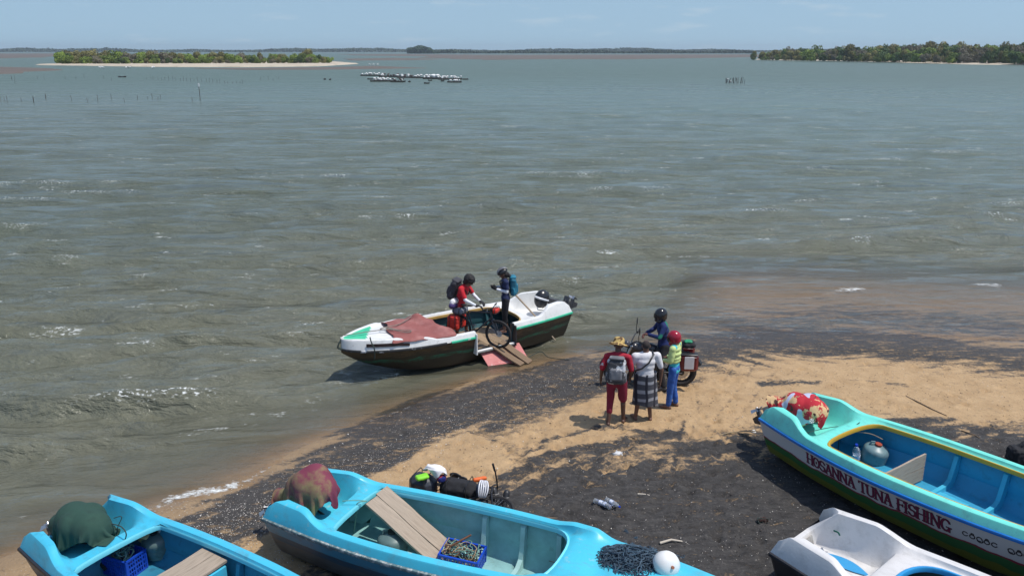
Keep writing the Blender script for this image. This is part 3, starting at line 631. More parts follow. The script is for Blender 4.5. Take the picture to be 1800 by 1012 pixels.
# lettered boat on the right
a3 = R(-56.5); p3 = dict(BASE, L=6.6, ws=.62, wm=1.04, zs=.72, He=.31, rise=.26, x0=1.32, x1=5.05, ribs=(2.7, 3.45, 4.2, 4.85), gw=.24, floor=.22); l3 = corner_loc(1334, 745, .80, a3, .62, -1)
h3 = hullmat('white_hull_with_painted_bands', [(0, (.56, .55, .54)), (.42, (.52, .51, .50)), (.44, (.23, .02, .05)), (.475, (.03, .13, .04)), (.66, (.14, .15, .02)), (.84, (.24, .17, .02))], .4, wob=.26, dirtlo=.72, dirthi=.95)
boatC = boat('fishing_boat', 'mint green and white fishing boat lettered along its side, red cloth on its motor', 'boat', (l3.x, l3.y, gz(l3.x, l3.y)+.02), a3, p3,
    dict(deck=mat('mint_gelcoat', (.17, .72, .60), .35, .05, 1.2, c2=(.13, .56, .50), c2lo=.56, c2hi=.7, c2scale=6, grime=.35), hull=h3, rail=mat('royal_blue_rail', (.012, .16, .50), .35, .12, 4, c2=(.2, .4, .6), c2lo=.68, c2hi=.75, c2scale=9), lip=mat('yellow_lip', (.55, .33, .03), .45, .1),
         liner=mat('bright_blue_inside', (.025, .30, .50), .5, .1, 3, c2=(.02, .17, .27), c2lo=.55, c2hi=.8), rib=mat('bright_blue_rib', (.05, .42, .60), .5, .08)), tilt=(0, -.6))
# white boat at the bottom right
a4 = R(-49.5); p4 = dict(BASE, ws=.62, wm=.86, He=.33, x0=1.38, x1=4.3, rc0=.45, gw=.26, sc=.12, well=-.20, lip=.045, ribs=(2.2, 2.9, 3.6), e0=.75, e1=1.3); l4 = corner_loc(1352, 979, .80, a4, .62, -1)
whited = mat('white_gelcoat_worn', (.66, .64, .62), .42, .05, 2, c2=(.52, .50, .47), c2lo=.58, c2hi=.72, c2scale=6, bump=.0015, bscale=30, grime=.30)
boatD = boat('fishing_boat', 'white fishing boat with blue trim and no motor, its broken stern beside the lettered boat', 'boat', (l4.x, l4.y, gz(l4.x, l4.y)+.02), a4, p4,
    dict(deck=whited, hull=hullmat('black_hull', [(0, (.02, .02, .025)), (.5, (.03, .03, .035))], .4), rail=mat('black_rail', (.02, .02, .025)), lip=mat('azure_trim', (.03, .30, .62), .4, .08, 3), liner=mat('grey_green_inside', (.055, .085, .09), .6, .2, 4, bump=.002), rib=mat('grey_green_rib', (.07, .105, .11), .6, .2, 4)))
# boat in the water, bow to the left, side cut open for loading
a5 = R(180+33.5); p5 = dict(BASE, bp=3.5, L=6.05, ws=.66, wm=.93, zs=.66, rise=.06, Hg=.13, x0=1.45, x1=4.35, He=.33, gap=(1.95, 3.05, 1), keel=-.10, floor=.12, ribs=(1.75, 3.6), crown=.05, rc0=.5, Hf=.25, bk=2.5, gw=.18)
p5['paint'] = lambda v, j: 0
c5 = P(1006, 548, .66); n5 = Vector((-math.sin(a5), math.cos(a5), 0)); l5 = c5-n5*.66
gm, wmm = mat('green_deck_paint', (.05, .48, .27), .5, .12, 4), mat('white_deck_paint', (.70, .70, .68), .45, .06, 3, c2=(.4, .39, .36), c2lo=.62, c2hi=.74, c2scale=7, grime=.3)
def paint5(v, j):
    if j < 8: return 0
    u = v.x-v.y*.55
    return 1 if (5.35 < u and v.x < 5.98) else 0
p5['paint'] = paint5
brown = hullmat('weathered_brown_hull', [(0, (.09, .055, .028)), (.30, (.035, .03, .02)), (.40, (.012, .15, .085)), (.52, (.02, .017, .014)), (.8, (.05, .03, .02))], .5, dirt=(.030, .022, .014), dirtlo=.44, dirthi=.66, wob=.30)
p5['railsplit'] = (3.75, mat('dark_rail_worn', (.03, .03, .032), .6, .2, 6, c2=(.6, .6, .6), c2lo=.56, c2hi=.60, c2scale=3.5))
boatE = boat('ferry_boat', 'white boat afloat with green bow patch and open side, two cyclists aboard', 'boat', (l5.x, l5.y, -.02), a5, p5,
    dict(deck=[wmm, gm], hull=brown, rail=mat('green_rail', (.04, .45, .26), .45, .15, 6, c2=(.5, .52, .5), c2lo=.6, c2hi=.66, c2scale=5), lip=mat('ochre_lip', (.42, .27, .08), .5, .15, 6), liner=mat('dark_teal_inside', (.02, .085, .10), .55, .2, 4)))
# ---------------------------------------------------------------- shared materials
black = mat('black_plastic', (.018, .018, .02), .42, .3, 8)
blackcloth = mat('black_fabric', (.014, .014, .017), .85, .4, 12, bump=.003, bscale=30)
steel = mat('steel', (.45, .45, .46), .3, .15, 10, metal=.9)
rubber = mat('rubber', (.022, .02, .02), .8, .3, 20)
wood_old = mat('grey_weathered_wood', (.36, .29, .22), .8, .16, 3, c2=(.20, .155, .115), c2lo=.5, c2hi=.75, c2scale=2.5, bump=.002, bscale=18, stretch=(.8, 9, 3))
wood_brown = mat('brown_weathered_wood', (.22, .145, .085), .8, .25, 3, c2=(.10, .065, .04), c2lo=.45, c2hi=.7, c2scale=3, bump=.003, bscale=18, stretch=(.8, 8, 3))
wood_deck = mat('deck_boards', (.30, .215, .13), .8, .25, 3, c2=(.14, .10, .07), c2lo=.45, c2hi=.72, c2scale=3, bump=.003, bscale=18, stretch=(.8, 6, 3), rnd=.25)
def clouds(name, size, kind='CLOUDS'):
    t = bpy.data.textures.get(name) or bpy.data.textures.new(name, kind)
    t.noise_scale = size; return t
def remesh(o, vox, smooth=4, disp=None, size=.1, strength=.02):
    m = o.modifiers.new('remesh', 'REMESH'); m.mode = 'VOXEL'; m.voxel_size = vox; m.use_smooth_shade = True
    if smooth: s = o.modifiers.new('smooth', 'SMOOTH'); s.factor = .5; s.iterations = smooth
    if disp:
        d = o.modifiers.new('folds', 'DISPLACE'); d.texture = clouds(disp, size); d.strength = strength; d.texture_coords = 'LOCAL'
    return o
def tf(v, e): return Vector(v) @ Matrix.Identity(3)

def board(name, label, cat, c, L, W, T, rot, m, parent=None, group=None):
    b = MB(); n = 8; rows = []
    for i in range(n+1):
        x = -L/2+L*i/n; j = random.uniform(-.006, .006); zz = .006*math.sin(i*.9)
        rows.append([Vector((x, -W/2+j, -T/2+zz)), Vector((x, W/2+j, -T/2+zz)), Vector((x, W/2+j*1.2, T/2+zz)), Vector((x, -W/2+j*.7, T/2+zz))])
    b.grid(rows, closed=True); b.f.append((3, 2, 1, 0)); b.m.append(0); k = n*4; b.f.append((k, k+1, k+2, k+3)); b.m.append(0)
    o = b.build(name, m, parent, None, c, rot); recalc(o)
    if label: tag(o, label, cat, group)
    return o
def plank_between(name, label, cat, a, b_, W, T, m, roll=0, group=None):
    a, b_ = Vector(a), Vector(b_); d = b_-a; q = d.to_track_quat('X', 'Z'); e = (q @ Quaternion((1, 0, 0), roll)).to_euler()
    return board(name, label, cat, (a+b_)/2, d.length, W, T, e, m, group=group)
def rope(name, label, pts, r, m, group=None, cat='rope', n=6, sub=6, parent=None):
    pts = [Vector(p) for p in pts]; out_ = []
    for i in range(len(pts)-1):
        p0, p1, p2, p3 = pts[max(0, i-1)], pts[i], pts[i+1], pts[min(len(pts)-1, i+2)]
        for k in range(sub):
            t = k/sub; out_.append(.5*((2*p1)+(-p0+p2)*t+(2*p0-5*p1+4*p2-p3)*t*t+(-p0+3*p1-3*p2+p3)*t**3))
    out_.append(pts[-1]); o = MB().tube(out_, r, n).build(name, m, parent, 60)
    if label: tag(o, label, cat, group)
    return o
def tangle(name, label, cat, c, size, n, r, m, loc_rot=None, seed=1, segs=14):
    rr = random.Random(seed); b = MB()
    for i in range(n):
        p = Vector((rr.uniform(-1, 1)*size[0]*.6, rr.uniform(-1, 1)*size[1]*.6, rr.uniform(0, 1)*size[2])); v = Vector((rr.gauss(0, 1), rr.gauss(0, 1), rr.gauss(0, .5))).normalized(); pts = []
        for k in range(segs):
            pts.append(p.copy()); v = (v+Vector((rr.gauss(0, .45), rr.gauss(0, .45), rr.gauss(0, .3)))-Vector((p.x/size[0]**2, p.y/size[1]**2, (p.z-size[2]*.4)/size[2]**2*.5))*.05).normalized()
            p = p+v*.045
            p.x = max(-size[0], min(size[0], p.x)); p.y = max(-size[1], min(size[1], p.y)); p.z = max(0, min(size[2], p.z))
        b.tube(pts, r, 4, mi=rr.randrange(len(m)) if isinstance(m, list) else 0)
    o = b.build(name, m, None, 180, c, loc_rot); return tag(o, label, cat)

# ---------------------------------------------------------------- people
DEF = dict(pel=(0, 0, .93), waist=(0, 0, 1.06), chest=(0, .01, 1.27), neck=(0, 0, 1.44), head=(0, .03, 1.60),
           shL=(-.19, 0, 1.40), shR=(.19, 0, 1.40), elL=(-.24, -.02, 1.13), elR=(.24, -.02, 1.13), wrL=(-.25, .06, .89), wrR=(.25, .06, .89),
           hipL=(-.09, 0, .91), hipR=(.09, 0, .91), knL=(-.10, .03, .50), knR=(.10, .03, .50), anL=(-.11, 0, .08), anR=(.11, 0, .08))
def frame(z, y):
    z = Vector(z).normalized(); y = Vector(y); y = (y-z*y.dot(z)).normalized(); x = y.cross(z); return Matrix((x, y, z)).transposed()
def hand(b, w, d, up, s, k=1.0, curl=.55):
    """palm + four bent fingers + thumb; d along the forearm, up = back of the hand"""
    F = frame(up, d); T = lambda x, y, z: w+F@(Vector((x*s, y, z))*k)          # x = thumb side
    b.ell(T(0, .045, 0), (.036*k, .050*k, .017*k), F, 10, 6)
    for i, (x, l) in enumerate(((.027, .070), (.009, .080), (-.009, .075), (-.026, .058))):
        a0 = T(x, .075, 0); a1 = T(x*1.08, .085+l*.45, -l*curl*.25); a2 = T(x*1.08, .085+l*.75, -l*curl*.75); a3 = T(x*1.05, .085+l*.85, -l*curl*1.15)
        b.cap(a0, a1, .0095*k, .009*k, 6, 0, 2); b.cap(a1, a2, .009*k, .008*k, 6, 0, 2); b.cap(a2, a3, .008*k, .007*k, 6, 0, 2)
    b.cap(T(.020, .020, -.003), T(.048, .050, -.012), .012*k, .010*k, 6, 0, 2); b.cap(T(.048, .050, -.012), T(.050, .082, -.024), .010*k, .008*k, 6, 0, 2)
def torso(b, J, g=0.0, w=1.0, top=True):
    sx = (J['shR']-J['shL']); fw = Vector((0, 0, 1)).cross(sx)*-1
    fw = Vector((-sx.y, sx.x, 0))
    pts = [(J['pel']-Vector((0, 0, .03)), .150, .105), (J['pel']+(J['waist']-J['pel'])*.5, .142, .100), (J['waist'], .132, .095), (J['waist'].lerp(J['chest'], .5), .143, .100), (J['chest'], .158, .108), (J['chest'].lerp(J['neck'], .55), .150, .092)]
    for i, (c, rx, ry) in enumerate(pts):
        up = J['chest']-J['pel']; F = frame(up, fw); b.ell(c, (rx*w+g, ry*w+g, .125), F, 18, 12)
    for s in ('shL', 'shR'): b.cap(J['neck']-Vector((0, 0, .03)), J[s], .055+g, .052+g, 10)
def person(name, label, loc, rz, pose, o, group=None, scale=1.0):
    J = {k: Vector(v) for k, v in DEF.items()}; J.update({k: Vector(v) for k, v in pose.items() if k in DEF})
    root = thing(name, label, 'person', loc, (0, 0, rz), group); root.scale = (scale,)*3; w = o.get('w', 1.0)
    look = Vector(pose.get('look', (0, 1, -.15))).normalized(); hx = frame((0, 0, 1), (look.x, look.y, 0)); HF = frame(hx@Vector((0, -look.z, 1)), look)
    H = J['head']; b = MB()
    # ---- body, one continuous surface
    torso(b, J, 0, w)
    b.cap(J['neck']-Vector((0, 0, .03)), H-HF@Vector((0, .01, .05)), .060, .054)
    b.ell(H+HF@Vector((0, -.01, .025)), (.076, .095, .092), HF, 16, 12); b.ell(H+HF@Vector((0, .022, -.045)), (.058, .066, .070), HF, 14, 10)
    b.cap(H+HF@Vector((0, .088, .010)), H+HF@Vector((0, .108, -.022)), .010, .015, 8); b.ell(H+HF@Vector((0, .080, -.060)), (.026, .014, .012), HF, 8, 6)
    b.ell(H+HF@Vector((0, .066, -.092)), (.026, .022, .020), HF, 8, 6); b.cap(H+HF@Vector((-.035, .082, .030)), H+HF@Vector((.035, .082, .030)), .010, .010, 6)
    for s in (-1, 1): b.ell(H+HF@Vector((s*.078, -.008, -.005)), (.012, .020, .032), HF, 8, 6)
    for s, q in ((-1, 'L'), (1, 'R')):
        sh, el, wr = J['sh'+q], J['el'+q], J['wr'+q]
        b.cap(sh, el, .050*w, .038, 10); b.cap(el, wr, .039, .027, 10); b.ell(sh, .056*w, None, 12, 8)
        d = pose.get('hd'+q); d = Vector(d).normalized() if d else (wr-el).normalized(); up = Vector(pose.get('hu'+q, (0, 0, 1) if abs(d.z) < .8 else (s, 0, 0)))
        hand(b, wr, d, up, -s, 1.0, pose.get('curl', .6))
        hp, kn, an = J['hip'+q], J['kn'+q], J['an'+q]
        b.cap(hp, kn, .083*w, .056, 12); b.cap(kn, an, .056, .037, 10); b.cap(kn.lerp(an, .22)-Vector((0, .018, 0)), kn.lerp(an, .5), .048, .035, 10)
        ft = Vector(pose.get('ft'+q, (s*.04, .17, -.045))); b.cap(an-Vector((0, .03, .045)), an+ft*.75, .038, .034, 10); b.cap(an+ft*.7, an+ft, .033, .022, 8); b.cap(an, an+ft*.5+Vector((0, 0, .01)), .036, .030, 8)
        b.ell(an+ft*.95, (.042, .045, .018), None, 10, 6)
    body = b.build('body', o['skin'], root); remesh(body, .0085, 3)
    for s in (-1, 1):
        if o.get('face', True):
            e = MB().ell(H+HF@Vector((s*.031, .083, .012)), (.013, .007, .008), HF, 8, 6, 0); e.ell(H+HF@Vector((s*.031, .089, .012)), (.006, .003, .006), HF, 6, 4, 1); e.build('eye', [mat('eye_white', (.6, .58, .55), .3), black], root, 180)
    # ---- clothes
    if 'shirt' in o:
        t = MB(); torso(t, J, .016, w); fr = o.get('sleeve', .62)
        hem = o.get('hem', .0); t.cap(J['pel']+Vector((-.05, 0, .0-hem)), J['pel']+Vector((.05, 0, -hem)), .12*w+.012, .12*w+.012)
        if 'belly' in o: t.ell(J['waist']+Vector((0, .05, -.02)), (.16, .13, .14), None, 16, 10)
        for q in ('L', 'R'):
            sh, el, wr = J['sh'+q], J['el'+q], J['wr'+q]; t.ell(sh, .066*w, None, 12, 8)
            if fr <= 1: t.cap(sh, sh.lerp(el, fr), .064*w, .060, 12)
            else: t.cap(sh, el, .062*w, .052, 12); t.cap(el, el.lerp(wr, fr-1), .052, .042, 12)
        s_ = t.build('shirt', o['shirt'], root); remesh(s_, .013, 9, 'shirt_folds', .17, o.get('fold', .024))
    if 'armsleeve' in o:
        for q in o['armsleeve'][1]:
            el, wr, sh = J['el'+q], J['wr'+q], J['sh'+q]; t = MB(); t.cap(sh.lerp(el, .55), el, .050, .045, 12); t.cap(el, wr, .045, .034, 12); a_ = t.build('arm_sleeve', o['armsleeve'][0], root); remesh(a_, .010, 3)
    if 'gloves' in o:
        for q, s in (('L', -1), ('R', 1)):
            wr, el = J['wr'+q], J['el'+q]; d = pose.get('hd'+q); d = Vector(d).normalized() if d else (wr-el).normalized(); up = Vector(pose.get('hu'+q, (0, 0, 1) if abs(d.z) < .8 else (s, 0, 0)))
            t = MB(); hand(t, wr, d, up, -s, 1.13, pose.get('curl', .6)); t.cap(wr-d*.03, wr+d*.02, .034, .034, 10); remesh(t.build('glove', o['gloves'], root), .008, 2)
    if 'pants' in o:
        t = MB(); fr = o.get('leg', 1.95); g = o.get('loose', .012)
        t.ell(J['pel'], (.155*w+g, .118*w+g, .12), None, 16, 10); t.ell(J['pel']-Vector((0, 0, .07)), (.150*w+g, .112*w+g, .09), None, 16, 10)
        for q in ('L', 'R'):
            hp, kn, an = J['hip'+q], J['kn'+q], J['an'+q]
            f_ = o.get('legs', {}).get(q, fr)
            if f_ <= 1: t.cap(hp, hp.lerp(kn, f_), .092*w+g, .075+g, 14)
            else: t.cap(hp, kn, .090*w+g, .062+g, 14); t.cap(kn, kn.lerp(an, f_-1), .062+g, .046+g*1.1, 14)
        remesh(t.build('trousers', o['pants'], root), .014, 3, 'trouser_folds', .15, .024)
    if 'shoes' in o:
        for q, s in (('L', -1), ('R', 1)):
            an = J['an'+q]; ft = Vector(pose.get('ft'+q, (s*.04, .17, -.045))); t = MB()
            t.cap(an-Vector((0, .04, .045)), an+ft, .046, .036, 12); t.cap(an+Vector((0, 0, .01)), an+ft*.6, .046, .040, 12); remesh(t.build('shoe', o['shoes'], root), .010, 2)
    return root, J, H, HF
def helmet_shell(root, H, HF, m, m2=None, kind='bike'):
    t = MB(); n = 20; c = H+HF@Vector((0, -.012, .035)); sg = .8
    if kind == 'bike':
        rows = []
        for i in range(9):
            a = math.pi/2*i/8*.98; row = []
            for k in range(n):
                b_ = 2*math.pi*k/n; rr = math.sin(a+.05) if i else .02; v = 1-.07*(abs(math.sin(b_*2.5)) < .35)*(1 < i < 7)
                row.append(c+HF@Vector((math.cos(b_)*.110*rr*v, math.sin(b_)*.145*rr*v-.012, math.cos(a)*.118*v+.004)))
            rows.append(row)
        rows.append([c+HF@Vector((math.cos(2*math.pi*k/n)*.092, math.sin(2*math.pi*k/n)*.122-.012, -.01)) for k in range(n)])
        t.grid(rows, closed=True); t.f.append(tuple(range(n))); t.m.append(0)
        h = t.build('helmet', m, root, 60); recalc(h)
        for k in range(-2, 3):               # rib strips between the vents
            pts = [c+HF@Vector((k*.036*(.35+.65*math.cos(a)), math.sin(a)*.148-.012, math.cos(a)*.120+.006)) for a in np.linspace(-1.35, 1.30, 9)]
            MB().tube(pts, [.006]+[.012]*7+[.006], 6).build('helmet_rib', m2 or m, h, 180)
        for s in (-1, 1): MB().tube([c+HF@Vector((s*.088, .02, -.01)), H+HF@Vector((s*.072, .015, -.07)), H+HF@Vector((s*.02, .045, -.115))], .004, 5).build('chin_strap', black, h)
    else:
        t.ell(H+HF@Vector((0, -.015, .02)), (.128, .150, .145), HF, 22, 14); t.cap(H+HF@Vector((-.05, .085, -.085)), H+HF@Vector((.05, .085, -.085)), .045, .045, 12); t.ell(H+HF@Vector((0, -.02, -.06)), (.115, .125, .085), HF, 18, 10)
        h = remesh(t.build('helmet', m, root), .010, 3)
        v = []
        rows = [[H+HF@Vector((math.sin(a)*r_, math.cos(a)*r_*1.12-.012, zz)) for a in np.linspace(-1.15, 1.15, 13)] for zz, r_ in ((-.045, .134), (-.02, .141), (.02, .144), (.05, .139), (.065, .134))]
        recalc(MB().grid(rows).build('visor', m2, h, 180))
    return h
def backpack(label, root, J, off, m, m2, size=(.30, .19, .50), m3=None):
    """worn on the back: body, pocket, lid, straps; top-level, placed at the wearer's back"""
    W = Matrix.Translation(root.location) @ root.rotation_euler.to_matrix().to_4x4(); up = (J['neck']-J['waist']).normalized(); sx = (J['shR']-J['shL']).normalized(); F = Matrix((sx, up.cross(sx), up)).transposed()
    c = J['chest']+F@Vector(off); M = W @ Matrix.Translation(c) @ F.to_4x4(); bp = thing('backpack', label, 'backpack', M.to_translation(), M.to_euler())
    w, d, h = size; t = MB(); t.cap((-w*.28, 0, -h*.33), (w*.28, 0, -h*.33), d*.5, d*.5, 12); t.cap((-w*.25, 0, h*.30), (w*.25, 0, h*.30), d*.46, d*.46, 12); t.box((0, 0, 0), (w, d*.95, h*.72), bev=.04)
    remesh(t.build('bag_body', m, bp), .013, 4, 'bag_folds', .08, .022)
    t = MB(); t.box((0, -d*.52, -h*.12), (w*.72, d*.34, h*.46), bev=.03); remesh(t.build('front_pocket', m2, bp), .012, 4, 'bag_folds', .08, .015)
    MB().box((0, -.01, h*.46), (w*.85, d*.9, .06), bev=.025).build('lid', m2, bp, 60)
    for s in (-1, 1):
        MB().tube([(s*w*.30, d*.5, h*.42), (s*w*.34, d*.95, h*.40), (s*w*.34, d*1.75, h*.22), (s*w*.40, d*1.6, -h*.05), (s*w*.42, d*.7, -h*.25), (s*w*.36, d*.4, -h*.3)], .016, 6).build('strap', m3 or blackcloth, bp, 180)
        MB().cap((s*w*.5, 0, -h*.38), (s*w*.5, 0, -h*.12), .035, .03, 8).build('side_pocket', m3 or m2, bp, 180)
    return bp

def cloth(name, label, cat, root, size, c, cols, m, p, seed=1, N=(62, 58), rz=0.0, ylim=.43, steps=230, xlim=(-.6, 1.3), push=(0, 0), thick=.006, sub=1):
    """a rectangular sheet let fall over the shapes in cols (capsules in the boat's frame), so that it folds by itself"""
    nx, ny = N; u, v = np.meshgrid(np.linspace(-.5, .5, nx)*size[0], np.linspace(-.5, .5, ny)*size[1]); rg = np.random.default_rng(seed)
    X = np.stack([c[0]+u*math.cos(rz)-v*math.sin(rz), c[1]+u*math.sin(rz)+v*math.cos(rz), c[2]+.03*np.sin(u*9+seed)*np.cos(v*7)], -1); X += rg.normal(0, .003, X.shape); Pv = X.copy()
    dx, dy = size[0]/(nx-1), size[1]/(ny-1)
    gx = np.linspace(0, 1.6, 60); gy = np.linspace(0, .7, 40); FZ = np.zeros((60, 40))
    for i, x in enumerate(gx):
        r = deck_row(float(x), 1, p); yy = np.array([q.y for q in r])[::-1]; zz = np.array([q.z for q in r])[::-1]; FZ[i] = np.interp(gy, yy, zz, right=-.2)
    def con(A, B, L, k):
        d = B-A; l = np.linalg.norm(d, axis=-1, keepdims=True)+1e-9; q = d*(1-L/l)*.5*k; return q
    for st in range(steps):
        V = (X-Pv)*.96; Pv = X.copy(); X = X+V; X[..., 2] -= .0011
        if st < 90: X[..., 0] += push[0]*.00004; X[..., 1] += push[1]*.00004
        for it in range(9):
            for s0 in (0, 1):
                A, B = X[:, s0:-1:2], X[:, s0+1::2]; n = min(A.shape[1], B.shape[1]); q = con(A[:, :n], B[:, :n], dx, 1); X[:, s0:s0+2*n:2][:, :n] += q; X[:, s0+1:s0+1+2*n:2][:, :n] -= q
                A, B = X[s0:-1:2], X[s0+1::2]; n = min(A.shape[0], B.shape[0]); q = con(A[:n], B[:n], dy, 1); X[s0:s0+2*n:2][:n] += q; X[s0+1:s0+1+2*n:2][:n] -= q
            if it % 3 == 0:
                dg = math.hypot(dx, dy); q = con(X[:-1, :-1], X[1:, 1:], dg, .35); X[:-1, :-1] += q; X[1:, 1:] -= q; q = con(X[:-1, 1:], X[1:, :-1], dg, .35); X[:-1, 1:] += q; X[1:, :-1] -= q
                q = con(X[:, :-3], X[:, 3:], dx*3, .05); X[:, :-3] += q; X[:, 3:] -= q; q = con(X[:-3], X[3:], dy*3, .05); X[:-3] += q; X[3:] -= q
            for a, b_, r in cols:
                a = np.array(a); b_ = np.array(b_); ab = b_-a; t = np.clip(((X-a)@ab)/(ab@ab+1e-9), 0, 1)[..., None]; cp_ = a+ab*t; d = X-cp_; l = np.linalg.norm(d, axis=-1, keepdims=True); h = l < r+.012
                X = np.where(h, cp_+d/(l+1e-9)*(r+.012), X); Pv = np.where(h, Pv+(X-Pv)*.93, Pv)
            X[..., 1] = np.clip(X[..., 1], -ylim, ylim); X[..., 0] = np.clip(X[..., 0], xlim[0], xlim[1])
            ix = np.clip((X[..., 0]/1.6*59).astype(int), 0, 59); iy = np.clip((np.abs(X[..., 1])/.7*39).astype(int), 0, 39); fz = np.where(X[..., 0] > .0, FZ[ix, iy]+.012, .15); X[..., 2] = np.maximum(X[..., 2], fz)
    M_ = world_of(root); b = MB().grid([[M_@Vector(q) for q in row] for row in X.tolist()]); o = b.build(name, m, None, 180); so = o.modifiers.new('thickness', 'SOLIDIFY'); so.thickness = thick
    sm = o.modifiers.new('subdivision', 'SUBSURF'); sm.levels = sm.render_levels = sub
    return tag(o, label, cat)
# ---------------------------------------------------------------- bicycles and the motorcycle
def wheel(parent, c, r, w, m_t, m_r, spokes=28, name='wheel', disc=False, solid=False):
    n = 40; wb = MB().tube([(c[0]+math.cos(2*math.pi*k/n)*(r-w), c[1], c[2]+math.sin(2*math.pi*k/n)*(r-w)) for k in range(n)], w, 8, 0, True)
    tyre = wb.build('tyre', m_t, None, 180); wh = MB().tube([(c[0], c[1]-.05, c[2]), (c[0], c[1]+.05, c[2])], .022 if not solid else .06, 10).build(name, steel if not solid else black, parent, 60)
    tyre.parent = wh
    MB().tube([(c[0]+math.cos(2*math.pi*k/n)*(r-2*w-.006), c[1], c[2]+math.sin(2*math.pi*k/n)*(r-2*w-.006)) for k in range(n)], .011 if not solid else .018, 6, 0, True).build('rim', m_r, wh, 180)
    sp = MB()
    for k in range(spokes):
        a = 2*math.pi*k/spokes; a2 = a+(.5 if k % 2 else -.5); s = .03 if k % 4 < 2 else -.03
        p0 = (c[0]+math.cos(a2)*.025, c[1]+s, c[2]+math.sin(a2)*.025); p1 = (c[0]+math.cos(a)*(r-2*w-.006), c[1], c[2]+math.sin(a)*(r-2*w-.006)); sp.tube([p0, p1], .0014 if not solid else .006, 3)
    o = sp.build('spokes', steel, wh); o['kind'] = 'stuff'
    if disc: MB().tube([(c[0], c[1]+.035, c[2]), (c[0], c[1]+.039, c[2])], .08 if not solid else .14, 24).build('brake_disc', steel, wh, 40)
    return wh
def bicycle(label, loc, heading, tilt=0, steer=0, frame_m=None, bag=True):
    b = thing('bicycle', label, 'bicycle', loc, (tilt, 0, heading)); fm = frame_m or mat('dark_frame', (.02, .022, .03), .35, .1, 4); R_ = .35
    wheel(b, (0, 0, R_), R_, .024, rubber, black, name='rear_wheel')
    fr = MB(); BB = (.43, 0, .29); ST = (.25, 0, .80); HT = (.86, 0, .86); HB = (.90, 0, .74)
    for p, q, r in ((BB, ST, .016), (ST, HT, .017), (BB, HB, .020), (HT, HB, .021)): fr.tube([p, q], r, 8)
    for s in (-1, 1): fr.tube([BB, (.2, s*.05, .31), (0, s*.055, R_)], .009, 6); fr.tube([(ST[0]+.01, 0, ST[2]-.05), (.15, s*.05, .6), (0, s*.055, R_)], .008, 6)
    fr.build('frame', fm, b, 60)
    MB().tube([ST, (.22, 0, .93)], .013, 8).build('seat_post', steel, b, 60)
    sd = MB(); sd.ell((.16, 0, .95), (.12, .075, .025), None, 12, 6); sd.ell((.29, 0, .945), (.09, .03, .02), None, 10, 6); sd.build('saddle', black, b, 180)
    fk = thing_part('fork', b); f = MB()
    ax = Vector((1.08, 0, R_)); cr_ = Vector((.925, 0, .68))
    for s in (-1, 1): f.tube([cr_+Vector((0, s*.055, 0)), ax+Vector((0, s*.058, 0))], .017, 8)
    f.cap(cr_+Vector((0, -.055, 0)), cr_+Vector((0, .055, 0)), .022, .022, 8); f.tube([cr_, (.845, 0, .90)], .017, 8); fo_ = f.build('fork', fm, b, 60)
    wheel(b, tuple(ax), R_, .026, rubber, black, name='front_wheel', disc=True)
    hb_ = MB(); top = Vector((.90, 0, .97)); hb_.tube([(.85, 0, .92), top], .016, 8); hb_.tube([top+Vector((-.06, -.36, .03)), top+Vector((-.03, -.2, .03)), top+Vector((0, -.05, 0)), top+Vector((0, .05, 0)), top+Vector((-.03, .2, .03)), top+Vector((-.06, .36, .03))], .0135, 8)
    h = hb_.build('handlebar', black, b, 60)
    for s in (-1, 1):
        MB().tube([top+Vector((-.065, s*.37, .03)), top+Vector((-.04, s*.24, .03))], .018, 8).build('grip', rubber, h, 60); MB().tube([top+Vector((-.02, s*.22, .02)), top+Vector((.03, s*.33, -.01))], .006, 5).build('brake_lever', steel, h, 60)
    ck = MB(); ck.tube([(.43, -.09, .29), (.43, .09, .29)], .02, 8); ck.tube([(.43, -.075, .29), (.43, -.07, .29)], .085, 20); ck.tube([(.43, -.08, .29), (.50, -.08, .14)], .010, 6); ck.tube([(.43, .08, .29), (.36, .08, .44)], .010, 6); ck.build('crankset', black, b, 60)
    for x, y, z in ((.50, -.13, .14), (.36, .13, .44)): MB().box((x, y, z), (.09, .08, .02), bev=.006).build('pedal', black, b)
    rk = MB()
    for s in (-1, 1): rk.tube([(0, s*.06, R_), (-.05, s*.07, .74), (.2, s*.07, .74), (.22, 0, .80)], .006, 5)
    for x in (-.05, .05, .15): rk.tube([(x, -.07, .74), (x, .07, .74)], .005, 5)
    rk.build('rear_rack', black, b, 60)
    return b
def thing_part(n, b): return None
def soft_bag(name, label, cat, root, c, size, m, rz=0, parent=None, group=None, straps=None, disp=.02, bev=None):
    """a fabric bag at a place given in root's frame; top-level"""
    M = world_of(root) @ Matrix.Translation(c) @ Euler((0, 0, rz)).to_matrix().to_4x4(); o = thing(name, label, cat, M.to_translation(), M.to_euler(), group)
    t = MB().box((0, 0, 0), size, bev=bev or min(size)*.3); t.ell((0, 0, 0), (size[0]*.5, size[1]*.52, size[2]*.5), None, 14, 10)
    remesh(t.build('bag_body', m, o), max(.010, min(size)/16), 5, 'bag_folds', .08, disp)
    if straps:
        for x in (-.25, .25): MB().tube([(x*size[0], y*size[1]*.55, z*size[2]*.55) for y, z in ((-1, -.8), (-1, .8), (-.8, 1), (.8, 1), (1, .8), (1, -.8), (.8, -1), (-.8, -1))], .008, 5, 0, True).build('strap', straps, o, 60)
    return o
red_bag = mat('red_pannier_fabric', (.62, .035, .02), .55, .12, 5, c2=(.35, .02, .015), c2lo=.6, c2hi=.8, bump=.003, bscale=14)

